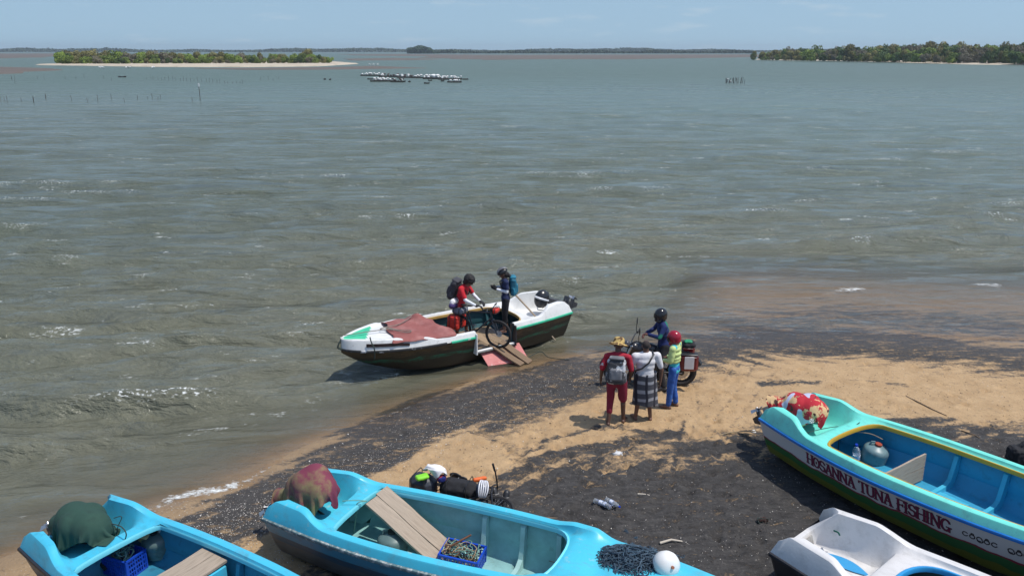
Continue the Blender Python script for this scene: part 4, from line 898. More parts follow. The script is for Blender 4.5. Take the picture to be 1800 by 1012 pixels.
rc = P(806, 600, .27); fc = P(871, 611, .27); hd = math.atan2(fc.y-rc.y, fc.x-rc.x)
bikeA = bicycle('dark bicycle with red rear panniers held upright at the open side of the ferry boat', (rc.x, rc.y, .27), hd, tilt=R(-4))
for s in (-1, 1): soft_bag('pannier', 'red pannier on the %s side of the upright bicycle' % ('near' if s < 0 else 'far'), 'pannier', bikeA, (-.06, s*.15, .52), (.32, .15, .36), red_bag, straps=black, group=None)
hb = soft_bag('handlebar_bag', 'small red bag strapped to the handlebar of the upright bicycle', 'bag', bikeA, (1.0, 0, .93), (.12, .24, .13), red_bag, straps=black)
rl = soft_bag('rolled_bag', 'grey rolled bag strapped over the rear rack of the upright bicycle', 'bag', bikeA, (.02, 0, .80), (.30, .34, .16), mat('grey_bag', (.16, .17, .20), .7, .2, 6, bump=.003, bscale=16), straps=black)
r_ = thing('rolled_mat', 'white and purple bedroll on top of the grey bag on the bicycle', 'bedroll', *place(bikeA, -.06, 0, .98))
for nm, y0, y1, mm in (('roll', -.27, .27, mat('purple_roll', (.05, .03, .13), .7, .2, 8, bump=.003)),): remesh(MB().cap((0, y0, -.03), (0, y1, -.03), .07, .07, 12).build(nm, mm, r_), .012, 3, 'bag_folds', .08, .02)
remesh(MB().cap((0, -.22, .06), (.02, .22, .06), .075, .07, 12).build('white_roll', mat('white_fabric', (.74, .72, .72), .8, .06, 8, bump=.004, bscale=14), r_), .012, 3, 'bag_folds', .08, .03)
for y in (-.12, .12): MB().tube([(math.cos(a)*.105, y, .01+math.sin(a)*.14) for a in np.linspace(0, 6.28, 16)], .008, 5).build('strap', black, r_, 60)

# ---- the motorcycle at the water's edge
mr = G(1196, 678); HEADM = R(176)
moto = thing('motorcycle', 'black touring motorcycle with a red and white side case, rider astride', 'motorcycle', (mr.x, mr.y, mr.z+.0), (0, 0, HEADM))
wheel(moto, (0, 0, .33), .33, .060, rubber, black, 12, 'rear_wheel', True, True); wheel(moto, (1.36, 0, .34), .34, .050, rubber, black, 12, 'front_wheel', True, True)
t = MB()
for s in (-1, 1): t.tube([(0, s*.10, .33), (.5, s*.11, .36)], .025, 8)
t.tube([(.5, 0, .36), (.55, 0, .70), (1.05, 0, .88)], .035, 8); t.tube([(.5, 0, .36), (.85, 0, .33), (1.08, 0, .86)], .03, 8); t.tube([(.5, 0, .70), (-.15, 0, .80)], .025, 8); t.build('frame', black, moto, 60)
t = MB(); t.box((.72, 0, .42), (.36, .30, .26), bev=.05); t.cap((.80, 0, .50), (.92, 0, .62), .10, .09, 12); t.build('engine', mat('engine_metal', (.10, .10, .11), .4, .3, 10, metal=.6), moto, 40)
t = MB(); t.ell((.80, 0, .86), (.27, .16, .14), None, 18, 12); t.cap((1.05, 0, .88), (1.12, 0, .80), .12, .09, 12); remesh(t.build('fuel_tank', mat('tank_paint', (.03, .03, .035), .25, .1, 2), moto), .014, 3)
t = MB(); t.box((.30, 0, .86), (.62, .27, .10), bev=.04); remesh(t.build('seat', mat('seat_vinyl', (.02, .02, .022), .6, .2, 6), moto), .014, 3)
t = MB()
for s in (-1, 1): t.tube([(1.36, s*.09, .34), (1.12, s*.09, .90)], .028, 8)
t.box((1.11, 0, .93), (.06, .24, .04), bev=.01); t.build('fork', steel, moto, 60)
t = MB(); t.tube([(.92, -.40, 1.12), (1.02, -.22, 1.10), (1.10, -.06, 1.00), (1.10, .06, 1.00), (1.02, .22, 1.10), (.92, .40, 1.12)], .014, 8); hbm = t.build('handlebar', black, moto, 60)
for s in (-1, 1):
    MB().tube([(.91, s*.42, 1.12), (.96, s*.30, 1.115)], .021, 8).build('grip', rubber, hbm, 60)
    q = MB().tube([(.98, s*.28, 1.12), (.99, s*.32, 1.24), (.98, s*.33, 1.30)], .008, 6); q.ell((.975, s*.33, 1.37), (.015, .045, .085), None, 12, 8); q.build('mirror', black, hbm, 60)
t = MB(); t.ell((1.20, 0, .95), (.07, .08, .09), None, 14, 10); t.build('headlight', mat('headlight_glass', (.08, .08, .09), .1, .05), moto, 180)
t = MB(); t.tube([(1.36+math.cos(a)*.40, 0, .34+math.sin(a)*.40) for a in np.linspace(.3, 2.4, 10)], .05, 6); t.build('front_mudguard', black, moto, 60)
t = MB(); t.tube([(0+math.cos(a)*.42, 0, .33+math.sin(a)*.42) for a in np.linspace(1.0, 2.7, 8)], .07, 6); t.build('rear_mudguard', black, moto, 60)
t = MB(); t.tube([(.7, -.16, .28), (.3, -.17, .27), (-.10, -.18, .36)], [.03, .045, .05], 10); t.build('exhaust', steel, moto, 60)
MB().tube([(.5, .1, .33), (.45, .32, .01)], .014, 6).build('side_stand', black, moto)
case_red = mat('dark_red_case', (.13, .010, .016), .35, .15, 4)
for s, lb in ((1, 'dark red side case with a white panel on the near side of the motorcycle'), (-1, 'dark red side case on the far side of the motorcycle')):
    lo, ro = place(moto, -.10, s*.27, .66); pc = thing('side_case', lb, 'side case', lo, ro)
    MB().box((0, 0, 0), (.40, .15, .38), bev=.05).build('case_body', case_red, pc, 40); MB().box((0, 0, .19), (.38, .14, .03), bev=.012).build('case_lid', black, pc, 40)
    MB().box((.0, s*.08, .02), (.20, .014, .28), bev=.006).build('white_panel', mat('case_white', (.62, .60, .60), .4, .08), pc, 40)
MB
lo, ro = place(moto, -.12, 0, .98); tb = thing('tail_bag', 'black bag with a green rain cover strapped behind the motorcycle seat', 'bag', lo, ro)
remesh(MB().box((0, 0, 0), (.28, .30, .14), bev=.05).build('bag_body', blackcloth, tb), .014, 4, 'bag_folds', .08, .02)
remesh(MB().box((.02, .04, .08), (.18, .16, .05), bev=.03).build('rain_cover', mat('green_cover', (.01, .22, .10), .6, .2, 6), tb), .012, 4, 'bag_folds', .08, .03)

# ---------------------------------------------------------------- the people
skin1 = mat('skin_brown', (.155, .075, .048), .55, .1, 8); skin2 = mat('skin_dark_brown', (.10, .048, .032), .5, .1, 8); skin3 = mat('skin_reddish', (.20, .085, .06), .55, .1, 8)
def fabric(n, c, **k): return mat(n, c, .85, .10, 7, bump=.006, bscale=9, **k)
cardinal = fabric('red_shirt', (.50, .012, .022)); blackf = fabric('black_trousers', (.012, .012, .015)); navy = fabric('navy_shirt', (.012, .022, .075)); whitef = fabric('white_shirt', (.66, .64, .65)); whitesl = fabric('white_sleeve', (.70, .72, .75))
hairm = mat('black_hair', (.010, .008, .008), .7, .4, 30, bump=.006, bscale=40)
# A: curly hair, red shirt, pushes the bicycle
fp = P(815, 597, .27)
A, J, H, HF = person('person', 'person in red shirt with curly dark hair leaning over the upright bicycle', (fp.x, fp.y, .27), R(-112), dict(
    pel=(0, -.10, .92), waist=(0, -.07, 1.05), chest=(0, .01, 1.25), neck=(0, .07, 1.41), head=(0, .18, 1.53), shL=(-.19, .04, 1.37), shR=(.19, .04, 1.37), elR=(.25, .19, 1.12), wrR=(.20, .44, 1.00), elL=(-.24, .18, 1.12), wrL=(-.10, .42, 1.02),
    hipL=(-.09, -.12, .89), hipR=(.09, -.12, .89), knL=(-.13, .00, .49), knR=(.10, -.06, .49), anL=(-.15, .02, .08), anR=(.11, -.16, .08), look=(0, 1, -.75), curl=.9),
    dict(skin=skin1, shirt=cardinal, sleeve=.75, pants=blackf, leg=1.35, armsleeve=(whitesl, 'RL'), gloves=blackcloth))
t = MB(); t.ell(H+HF@Vector((0, -.03, .05)), (.125, .135, .120), HF, 18, 12); t.ell(H+HF@Vector((0, .05, .095)), (.085, .06, .05), HF, 14, 8); t.ell(H+HF@Vector((0, -.07, -.05)), (.10, .07, .09), HF, 14, 8)
rr = random.Random(5)
for i in range(70):
    d = Vector((rr.gauss(0, 1), rr.gauss(-.3, 1), rr.gauss(.4, .8))).normalized(); t.ell(H+HF@Vector((d.x*.112, -.02+d.y*.125, .045+d.z*.115)), .026, None, 8, 6)
remesh(t.build('hair', hairm, A), .010, 1)
backpack('dark grey backpack on the back of the person with curly hair', A, J, (0, -.235, -.04), mat('charcoal_bag', (.035, .034, .042), .8, .25, 6, bump=.003), mat('charcoal_bag_pocket', (.05, .048, .058), .8, .25, 6), (.32, .21, .52))
# B: bicycle helmet, teal backpack, looks at a phone
fp = P(889, 583, .27)
B, J, H, HF = person('person', 'person in black bicycle helmet and teal backpack on the boat looking at a phone', (fp.x, fp.y, .27), R(98), dict(
    chest=(0, .02, 1.27), head=(0, .07, 1.57), neck=(0, .02, 1.44), elL=(-.23, .0, 1.16), wrL=(-.08, .24, 1.20), elR=(.23, .0, 1.16), wrR=(.07, .25, 1.21), hdL=(.3, .8, .3), hdR=(-.3, .8, .3), huL=(-.8, .3, -.2), huR=(.8, .3, -.2), look=(0, 1, -.85), anL=(-.10, .05, .08), anR=(.10, -.05, .08)),
    dict(skin=skin1, shirt=navy, sleeve=.65, pants=blackf, leg=1.6, armsleeve=(whitesl, 'LR'), gloves=blackcloth, w=.9), scale=.97)
helmet_shell(B, H, HF, mat('helmet_black', (.02, .02, .022), .25, .1), mat('helmet_grey', (.16, .16, .17), .3, .1))
remesh(MB().cap(H+HF@Vector((0, -.08, -.02)), H+HF@Vector((0, -.14, -.22)), .06, .035, 10).ell(H+HF@Vector((0, -.05, -.03)), (.085, .07, .09), HF, 12, 8).build('hair', hairm, B), .011, 2)
backpack('teal blue backpack on the back of the person looking at a phone', B, J, (0, -.20, -.06), mat('teal_bag', (.012, .13, .20), .7, .2, 6, bump=.003), mat('teal_bag_pocket', (.014, .17, .26), .7, .2, 6), (.28, .18, .50))
lo, ro = place(B, 0, .345, 1.225, 0, R(-40)); tag(MB().box((0, 0, 0), (.074, .012, .15), bev=.004).build('phone', black, None, 40, lo, ro), 'black phone held by the person in the bicycle helmet', 'phone')
# C: straw hat, striped backpack, back to the camera
fp = G(1081, 744)
Cc, J, H, HF = person('person', 'person in camouflage bucket hat and dark red trousers seen from behind', fp, R(-12), dict(
    chest=(0, .03, 1.27), neck=(0, .06, 1.43), head=(0, .11, 1.57), shL=(-.20, .02, 1.38), shR=(.20, .02, 1.38), elL=(-.29, -.02, 1.12), wrL=(-.31, .05, .88), elR=(.27, .02, 1.12), wrR=(.24, .14, .90), hipL=(-.10, 0, .91), hipR=(.10, 0, .91), knL=(-.11, .03, .50), knR=(.13, .06, .50), anL=(-.12, -.10, .08), anR=(.15, .08, .08), look=(.2, 1, -.55)),
    dict(skin=skin2, shirt=fabric('crimson_jersey', (.36, .012, .03), c2=(.5, .45, .45), c2lo=.63, c2hi=.66, c2scale=5), sleeve=.9, pants=fabric('dark_red_trousers', (.20, .010, .03)), legs=dict(L=1.55, R=.95), loose=.012), scale=1.01)
t = MB(); c_ = H+HF@Vector((0, -.01, .05)); n = 24; rows = []
for rr_, zz in ((.02, .125), (.07, .118), (.098, .09), (.105, .03), (.11, .0), (.145, -.014), (.185, -.03), (.186, -.036), (.145, -.022), (.10, -.01)):
    rows.append([c_+HF@Vector((math.cos(2*math.pi*k/n)*rr_*(1+.04*math.sin(3*k)), math.sin(2*math.pi*k/n)*rr_*1.08, zz+(.012*math.sin(2*math.pi*k/n*2+1) if rr_ > .12 else 0))) for k in range(n)])
t.grid(rows, closed=True); t.f.append(tuple(range(n))); t.m.append(0)
recalc(t.build('bucket_hat', mat('camouflage_print', (.52, .36, .13), .9, .1, 5, c2=(.10, .05, .02), c2lo=.50, c2hi=.53, c2scale=11), Cc, 60))
backpack('black and grey striped backpack on the person in the bucket hat', Cc, J, (0, -.22, -.10), mat('striped_bag', (.05, .05, .055), .8, .2, 5, c2=(.52, .52, .53), c2lo=.52, c2hi=.55, c2scale=6), mat('grey_pocket', (.16, .16, .17), .8, .25, 5, c2=(.5, .5, .5), c2lo=.58, c2hi=.61, c2scale=6), (.34, .21, .52))
# D: white T-shirt, checked sarong, cross strap
fp = G(1130, 738)
D, J, H, HF = person('person', 'bald heavyset person in white shirt and grey checked sarong seen from behind', fp, R(4), dict(
    neck=(0, .02, 1.42), head=(0, .05, 1.57), shL=(-.22, 0, 1.38), shR=(.22, 0, 1.38), elL=(-.30, .05, 1.12), wrL=(-.26, .22, 1.0), elR=(.32, -.02, 1.09), wrR=(.31, .0, .82), hipL=(-.11, 0, .90), hipR=(.11, 0, .90), anL=(-.15, .02, .08), anR=(.14, -.02, .08), look=(.1, 1, -.35)),
    dict(skin=skin1, shirt=whitef, sleeve=.78, w=1.22, belly=1, fold=.016), scale=.985)
t = MB(); n = 40; rows = []
for i in range(15):
    q = i/14; zz = 1.04-.70*q; row = []
    for k in range(n):
        a = 2*math.pi*k/n; f_ = 1+(.02+.05*q)*math.sin(a*5+1.3+q*2)+.02*q*math.sin(a*11); row.append(Vector((math.cos(a)*(.215+.035*q)*f_+.02*q, math.sin(a)*(.165+.02*q)*f_+.01, zz-(.05*q*math.sin(a*1+.8) if i == 14 else 0))))
    rows.append(row)
t.grid(rows, closed=True)
def plaid():
    m = bpy.data.materials.new('checked_cotton'); m.use_nodes = True; nn = m.node_tree; L = nn.links; b = nn.nodes['Principled BSDF']; tc = nn.nodes.new('ShaderNodeTexCoord'); sp = nn.nodes.new('ShaderNodeSeparateXYZ'); nz_ = nn.nodes.new('ShaderNodeTexNoise'); nz_.inputs['Scale'].default_value = 2.5
    ad = nn.nodes.new('ShaderNodeVectorMath'); ad.operation = 'MULTIPLY_ADD'; ad.inputs[1].default_value = (.10, .10, .10); L.new(tc.outputs['Object'], nz_.inputs[0]); L.new(nz_.outputs['Color'], ad.inputs[0]); L.new(tc.outputs['Object'], ad.inputs[2]); L.new(ad.outputs[0], sp.inputs[0])
    def stripe(ch, sc, lo):
        a = nn.nodes.new('ShaderNodeMath'); a.operation = 'MULTIPLY'; a.inputs[1].default_value = sc; L.new(sp.outputs[ch], a.inputs[0]); s = nn.nodes.new('ShaderNodeMath'); s.operation = 'SINE'; L.new(a.outputs[0], s.inputs[0]); g = nn.nodes.new('ShaderNodeMapRange'); g.inputs['From Min'].default_value = lo; g.inputs['From Max'].default_value = lo+.25; L.new(s.outputs[0], g.inputs[0]); return g.outputs[0]
    m1 = nn.nodes.new('ShaderNodeMixRGB'); m1.inputs[1].default_value = (.06, .062, .075, 1); m1.inputs[2].default_value = (.30, .30, .32, 1); L.new(stripe('Z', 36, .25), m1.inputs[0])
    m2 = nn.nodes.new('ShaderNodeMixRGB'); m2.inputs[2].default_value = (.018, .018, .028, 1); L.new(m1.outputs[0], m2.inputs[1]); L.new(stripe('X', 34, .55), m2.inputs[0]); L.new(m2.outputs[0], b.inputs['Base Color']); b.inputs['Roughness'].default_value = .9; return m
sar = t.build('sarong', plaid(), D, 180); so = sar.modifiers.new('thickness', 'SOLIDIFY'); so.thickness = .008
MB().tube([(-.20, .14, 1.10), (-.23, -.06, 1.10), (-.12, -.165, 1.18), (.02, -.165, 1.30), (.13, -.09, 1.45), (.12, .02, 1.47)], .017, 6).build('shoulder_strap', black, D, 180)
t = MB(); t.ell(H+HF@Vector((0, -.028, .025)), (.080, .085, .088), HF, 14, 10); remesh(t.build('cropped_hair', mat('cropped_grey_hair', (.035, .026, .024), .9, .4, 30), D), .010, 2)
# E: red helmet, yellow-green and turquoise top, jeans
fp = G(1181, 716)
E_, J, H, HF = person('person', 'person in red helmet, pale yellow jacket and blue jeans standing by the motorcycle', fp, R(62), dict(
    head=(0, .05, 1.58), elL=(-.23, .02, 1.14), wrL=(-.12, .24, 1.10), elR=(.23, .0, 1.14), wrR=(.10, .24, 1.08), anL=(-.10, .05, .08), anR=(.10, -.05, .08), look=(0, 1, -.4)),
    dict(skin=skin1, shirt=fabric('turquoise_top', (.05, .45, .52)), sleeve=.5, hem=.05, pants=fabric('blue_jeans', (.02, .085, .34), c2=(.05, .17, .50), c2lo=.5, c2hi=.7), leg=1.92, w=.86, face=True), scale=.955)
t = MB(); torso(t, J, .026, .86)
for q in 'LR': t.cap(J['sh'+q], J['el'+q], .064, .055, 12); t.cap(J['el'+q], J['el'+q].lerp(J['wr'+q], .8), .055, .046, 12)
v_ = MB()
t2 = MB(); 
for i, (z_, rx, ry) in enumerate(((1.10, .160, .130), (1.16, .165, .132), (1.26, .172, .134), (1.36, .170, .122), (1.42, .13, .095))): t2.ell((0, .005, z_), (rx, ry, .075), None, 16, 10)
for q in 'LR': t2.ell(J['sh'+q], .076, None, 12, 8); t2.cap(J['sh'+q]-Vector((0, 0, .01)), J['el'+q], .070, .058, 12); t2.cap(J['el'+q], J['el'+q].lerp(J['wr'+q], .75), .055, .046, 12)
remesh(t2.build('jacket', fabric('pale_yellow_jacket', (.55, .66, .26)), E_), .012, 9, 'shirt_folds', .17, .024)
helmet_shell(E_, H, HF, mat('red_helmet_paint', (.30, .012, .03), .18, .08, 3, c2=(.6, .5, .5), c2lo=.66, c2hi=.68), mat('smoked_visor', (.02, .02, .025), .06, .05), 'moto')
# F: rider astride the motorcycle, black full helmet, blue and green jacket
lo, _ = place(moto, .42, 0, 0); lo.z = mr.z
F_, J, H, HF = person('person', 'rider in black full-face helmet and blue and green jacket astride the motorcycle', lo, HEADM-math.pi/2-R(-6), dict(
    pel=(0, -.02, .97), waist=(0, 0, 1.09), chest=(0, .03, 1.30), neck=(0, .05, 1.47), head=(0, .10, 1.62), shL=(-.20, .04, 1.42), shR=(.20, .04, 1.42), hipL=(-.10, -.02, .95), hipR=(.10, -.02, .95), knL=(-.24, .10, .52), knR=(.24, .10, .52), anL=(-.30, .02, .08), anR=(.30, .02, .08),
    elL=(-.29, .16, 1.22), wrL=(-.08, .36, 1.22), elR=(.29, .16, 1.22), wrR=(.06, .38, 1.20), hdL=(.7, .6, .0), hdR=(-.7, .6, 0), look=(-.45, 1, -.25), curl=.9),
    dict(skin=skin3, shirt=fabric('blue_green_jacket', (.008, .02, .10), c2=(.008, .17, .10), c2lo=.50, c2hi=.52, c2scale=1.3), sleeve=1.9, pants=blackf, leg=1.9, shoes=black, w=1.05))
helmet_shell(F_, H, HF, mat('black_helmet_paint', (.018, .018, .02), .15, .1, 3, c2=(.25, .02, .03), c2lo=.68, c2hi=.70), mat('smoked_visor', (.02, .02, .025), .06, .05), 'moto')
# ---------------------------------------------------------------- outboard motors and their covers
def outboard(label, loc, rz, tilt, cowl_m, handle=True, steer=0):
    o = thing('outboard_motor', label, 'outboard motor', loc, (0, tilt, rz+steer))          # +x = forward into the boat
    t = MB(); k_ = .80 if cowl_m.name != 'black_white_cowl' else 1; t.box((-.16, 0, .36), (.46*k_, .30*k_, .34*k_), bev=.09, taper=.86); t.ell((-.16, 0, .38), (.25*k_, .17*k_, .20*k_), None, 16, 10); remesh(t.build('cowl', cowl_m, o), .014, 5)
    t = MB(); t.box((-.17, 0, -.10), (.17, .12, .70), bev=.03); t.box((-.20, 0, -.55), (.22, .05, .30), bev=.015); t.cap((-.08, 0, -.66), (-.36, 0, -.66), .045, .05, 10); t.prism([(-.32, -.70), (-.12, -.70), (-.20, -.86), (-.30, -.86)], (0, -.01, 0), (1, 0, 0), (0, 0, 1), (0, 1, 0), .02); t.build('leg', mat('motor_grey', (.05, .05, .055), .4, .2, 6), o, 40)
    MB().box((-.24, 0, -.44), (.34, .22, .015), bev=.005).build('anti_splash_plate', mat('motor_grey', (.05, .05, .055)), o, 40)
    t = MB(); t.tube([(-.38, 0, -.66), (-.46, 0, -.66)], [.045, .025], 10)
    for k in range(3):
        a = 2*math.pi*k/3; u = Vector((0, math.cos(a), math.sin(a))); w_ = Vector((0, -math.sin(a), math.cos(a))); c_ = Vector((-.42, 0, -.66)); t.add([c_+u*.03-w_*.03+Vector((.02, 0, 0)), c_+u*.12-w_*.06+Vector((.03, 0, 0)), c_+u*.135+w_*.03-Vector((.03, 0, 0)), c_+u*.04+w_*.03-Vector((.02, 0, 0)), c_+u*.03-w_*.03+Vector((.026, 0, 0)), c_+u*.12-w_*.06+Vector((.036, 0, 0)), c_+u*.135+w_*.03-Vector((.024, 0, 0)), c_+u*.04+w_*.03-Vector((.014, 0, 0))], [(0, 1, 2, 3), (7, 6, 5, 4), (0, 4, 5, 1), (1, 5, 6, 2), (2, 6, 7, 3), (3, 7, 4, 0)])
    t.build('propeller', steel, o, 40)
    t = MB(); t.box((.0, 0, -.03), (.10, .24, .22), bev=.02)
    for s in (-1, 1): t.tube([(.05, s*.08, -.10), (.13, s*.08, -.10)], .015, 6); t.tube([(.13, s*.08-.04, -.10), (.13, s*.08+.04, -.10)], .008, 6)
    t.build('clamp_bracket', black, o, 40)
    if handle: h_ = MB().tube([(.02, .0, .12), (.2, .02, .16), (.40, .03, .22)], .018, 8).build('tiller', black, o, 60); MB().tube([(.40, .03, .22), (.54, .035, .26)], .025, 10).build('grip', rubber, h_, 60)
    return o
def drape(name, label, cat, c, rx, ry, h, rz, m, lean=(0, 0), pleats=9, amp=.06, e=2.2, hem=.05, seed=1, n=72, flare=.0, thick=.006):
    rr = random.Random(seed); ph = [rr.uniform(0, 6.28) for _ in range(6)]; rows = []; K = 22
    for i in range(K+1):
        t = i/K; row = []
        for k in range(n):
            a = 2*math.pi*k/n; r_ = (1-(1-t)**e)**(1/e) if t < 1 else 1; r_ = max(r_, .02)
            f_ = 1+amp*t**1.6*(math.sin(a*pleats+ph[0]+1.2*math.sin(a*2+ph[1])+t*1.5)+.5*math.sin(a*pleats*1.7+ph[2]))+.05*math.sin(a*3+ph[3])*t+flare*t*t
            f_ += .03*math.sin(a*2+ph[4]+t*5)
            z_ = h*(1-t**1.9)-hem*t**6*math.sin(a*4+ph[5])+.02*math.sin(t*9+a*3)*t
            row.append(Vector((math.cos(a)*rx*r_*f_+lean[0]*(1-t)**1.2, math.sin(a)*ry*r_*f_+lean[1]*(1-t)**1.2, z_)))
        rows.append(row)
    b = MB().grid(rows, closed=True); b.f.append(tuple(range(n))); b.m.append(0); o = b.build(name, m, None, 180, c, (0, 0, rz)); recalc(o); so = o.modifiers.new('thickness', 'SOLIDIFY'); so.thickness = thick
    return tag(o, label, cat)
def on(px, py, z): return P(px, py, z)
grey_cowl = mat('grey_cowl', (.05, .055, .06), .35, .1, 4)
# middle blue boat: maroon and olive printed sheet
lo, ro = place(boatB, .26, 0, .58); outboard('outboard motor under the maroon and olive sheet', lo, ro.z, R(42), grey_cowl)
cloth('motor_cover', 'maroon and olive printed sheet over the motor of the middle blue boat', 'cover', boatB, (1.50, 1.30), (.30, .0, 1.50), [((.24, 0, .90), (.58, 0, .96), .225), ((.36, -.05, 1.02), (.46, .06, 1.08), .20), ((.2, 0, .78), (-.25, 0, .62), .12)],
      mat('maroon_olive_print', (.17, .028, .055), .8, .12, 4, c2=(.21, .17, .075), c2lo=.46, c2hi=.60, c2scale=1.9, bump=.006, bscale=12), p2, 4, rz=.3)
cp = on(500, 872, .78); tag(drape('cloth_end', 'red', 'cloth', (cp.x, cp.y, .62), .17, .12, .20, a2, mat('red_cloth', (.34, .035, .045), .8, .12, 5, bump=.005, bscale=12), pleats=5, amp=.16, e=1.4, seed=9), 'red end of cloth hanging behind the maroon and olive sheet', 'cloth')
# left blue boat: dark green cover
lo, ro = place(boatA, .26, 0, .54); outboard('outboard motor under the dark green cover', lo, ro.z, R(56), grey_cowl, True)
cloth('motor_cover', 'dark green fabric cover over the motor of the left blue boat', 'cover', boatA, (1.42, 1.25), (.38, .0, 1.35), [((.26, 0, .86), (.66, .0, .86), .24), ((.44, -.10, .88), (.46, .10, .90), .20), ((.2, 0, .80), (-.15, 0, .66), .14)],
      mat('dark_green_fabric', (.020, .060, .043), .85, .15, 3, bump=.006, bscale=9, c2=(.012, .03, .024), c2lo=.5, c2hi=.8), p1, 12, rz=-.2)
# lettered boat: red printed cloth, hanging out to the left
lo, ro = place(boatC, .24, 0, .60); outboard('outboard motor under the red printed cloth', lo, ro.z, R(52), mat('dark_green_cowl', (.01, .03, .022), .3, .1))
def redprint():
    m = mat('red_football_print', (.44, .012, .025), .8, .08, 4, c2=(.60, .40, .20), c2lo=.535, c2hi=.55, c2scale=3.6, bump=.006, bscale=10); nn = m.node_tree; b = nn.nodes['Principled BSDF']; src = b.inputs['Base Color'].links[0].from_socket
    tc = nn.nodes.new('ShaderNodeTexCoord'); v = nn.nodes.new('ShaderNodeTexNoise'); v.inputs['Scale'].default_value = 9; v.inputs['Detail'].default_value = 1; nn.links.new(tc.outputs['Object'], v.inputs[0]); r_ = nn.nodes.new('ShaderNodeMapRange'); r_.inputs['From Min'].default_value = .645; r_.inputs['From Max'].default_value = .66; nn.links.new(v.outputs[0], r_.inputs[0]); x = nn.nodes.new('ShaderNodeMixRGB'); x.inputs[2].default_value = (.08, .025, .02, 1); nn.links.new(r_.outputs[0], x.inputs[0]); nn.links.new(src, x.inputs[1])
    w = nn.nodes.new('ShaderNodeTexNoise'); w.inputs['Scale'].default_value = 5.3; w.inputs['Detail'].default_value = 0; nn.links.new(tc.outputs['Object'], w.inputs[0]); r2_ = nn.nodes.new('ShaderNodeMapRange'); r2_.inputs['From Min'].default_value = .70; r2_.inputs['From Max'].default_value = .71; nn.links.new(w.outputs[0], r2_.inputs[0]); y = nn.nodes.new('ShaderNodeMixRGB'); y.inputs[2].default_value = (.45, .47, .6, 1); nn.links.new(r2_.outputs[0], y.inputs[0]); nn.links.new(x.outputs[0], y.inputs[1]); nn.links.new(y.outputs[0], b.inputs['Base Color']); return m
rp = redprint()
dC = cloth('motor_cover', 'red cloth with cream shapes and football print over the lettered boat motor', 'cover', boatC, (1.60, 1.35), (.24, -.02, 1.35), [((.26, 0, .90), (.64, .0, .92), .24), ((.44, -.08, .94), (.46, .12, .96), .20), ((.15, -.12, .88), (-.28, -.30, .86), .14)], rp, p3, 21, rz=.5, ylim=.46)
fb_ = MB().tube([(0, 0, 0), (0, 0, .004)], .040, 18, 0)
for k in range(6):
    a = 2*math.pi*k/5; q = (0, 0) if k == 5 else (math.cos(a)*.027, math.sin(a)*.027); fb_.tube([(q[0], q[1], .004), (q[0], q[1], .0065)], .011 if k == 5 else .008, 5, 1)
ray_o = cam.location.copy(); ray_d = (P(1429, 739, .9)-ray_o).normalized(); best = None      # where the print sits on the folded cloth
for pg in dC.data.polygons:
    d_ = (Vector(pg.center)-ray_o); t_ = d_.dot(ray_d); off_ = (d_-ray_d*t_).length
    if off_ < .03 and (best is None or t_ < best[0]): best = (t_, Vector(pg.center), Vector(pg.normal))
if best:
    nn_ = best[2] if best[2].dot(ray_d) < 0 else -best[2]
    fbo = fb_.build('football_print', [mat('print_white', (.7, .68, .66), .8), black], None, 30, best[1]+nn_*.012, nn_.to_track_quat('Z', 'Y').to_euler()); fbo.parent = dC
# boat in the water: bare motor tilted up
lo, ro = place(boatE, .22, .0, .66)
cw = mat('black_white_cowl', (.02, .02, .023), .3, .1, 3)
mE = outboard('black outboard motor with white stripe tilted up on the ferry boat', lo, ro.z, R(68), cw, False)
MB().tube([(-.17, .12, .25), (-.17, .165, .38), (-.17, .13, .55), (-.17, 0, .60)], .028, 8).build('white_stripe', mat('cowl_white', (.7, .7, .72), .3), mE, 60)
MB().tube([(-.02, .14, .2), (.10, .16, .3), (.14, 0, .38), (.10, -.16, .3)], .014, 8).build('steering_bar', steel, mE, 60)

# ---------------------------------------------------------------- cargo
def crate(label, loc, rot, s=(.50, .34, .27)):
    m = mat('blue_crate_plastic', (.008, .06, .46), .4, .1, 5); o = thing('crate', label, 'crate', loc, rot); L_, W_, H_ = s
    MB().box((0, 0, .008), (L_-.02, W_-.02, .012)).build('crate_base', m, o)
    for ax, sg in ((0, 1), (0, -1), (1, 1), (1, -1)):
        b = MB(); ln = L_ if ax == 0 else W_; off = (W_ if ax == 0 else L_)/2*sg
        def bx(u, z_, du, dz, t_): b.box((u, off, z_) if ax == 0 else (off, u, z_), (du, t_, dz) if ax == 0 else (t_, du, dz))
        bx(0, H_-.012, ln+.02, .028, .026); bx(0, .012, ln, .024, .016); bx(0, H_*.52, ln-.02, .022, .012); bx(0, H_*.30, ln-.022, .012, .010); bx(0, H_*.74, ln-.022, .012, .010)
        k = 11 if ax == 0 else 8
        for i in range(k): bx(-ln/2+.03+(ln-.06)*i/(k-1), H_/2, .014 if i % 3 else .026, H_-.03, .011)
        for e_ in (-1, 1): bx(e_*(ln/2-.006), H_/2, .024, H_-.01, .022)
        b.build('crate_side', m, o)
    return o
c_ = on(812, 985, .36); crateB = crate('blue plastic crate full of rope in the middle boat', (c_.x, c_.y, .24), (R(2), R(3), a2+R(8)), (.56, .38, .30))
ropes = [mat('rope_green', (.16, .30, .24), .9, .2, 20), mat('rope_tan', (.34, .26, .16), .9, .2, 20), mat('rope_teal', (.20, .36, .33), .9, .2, 20), mat('rope_brown', (.16, .09, .05), .9, .2, 20)]
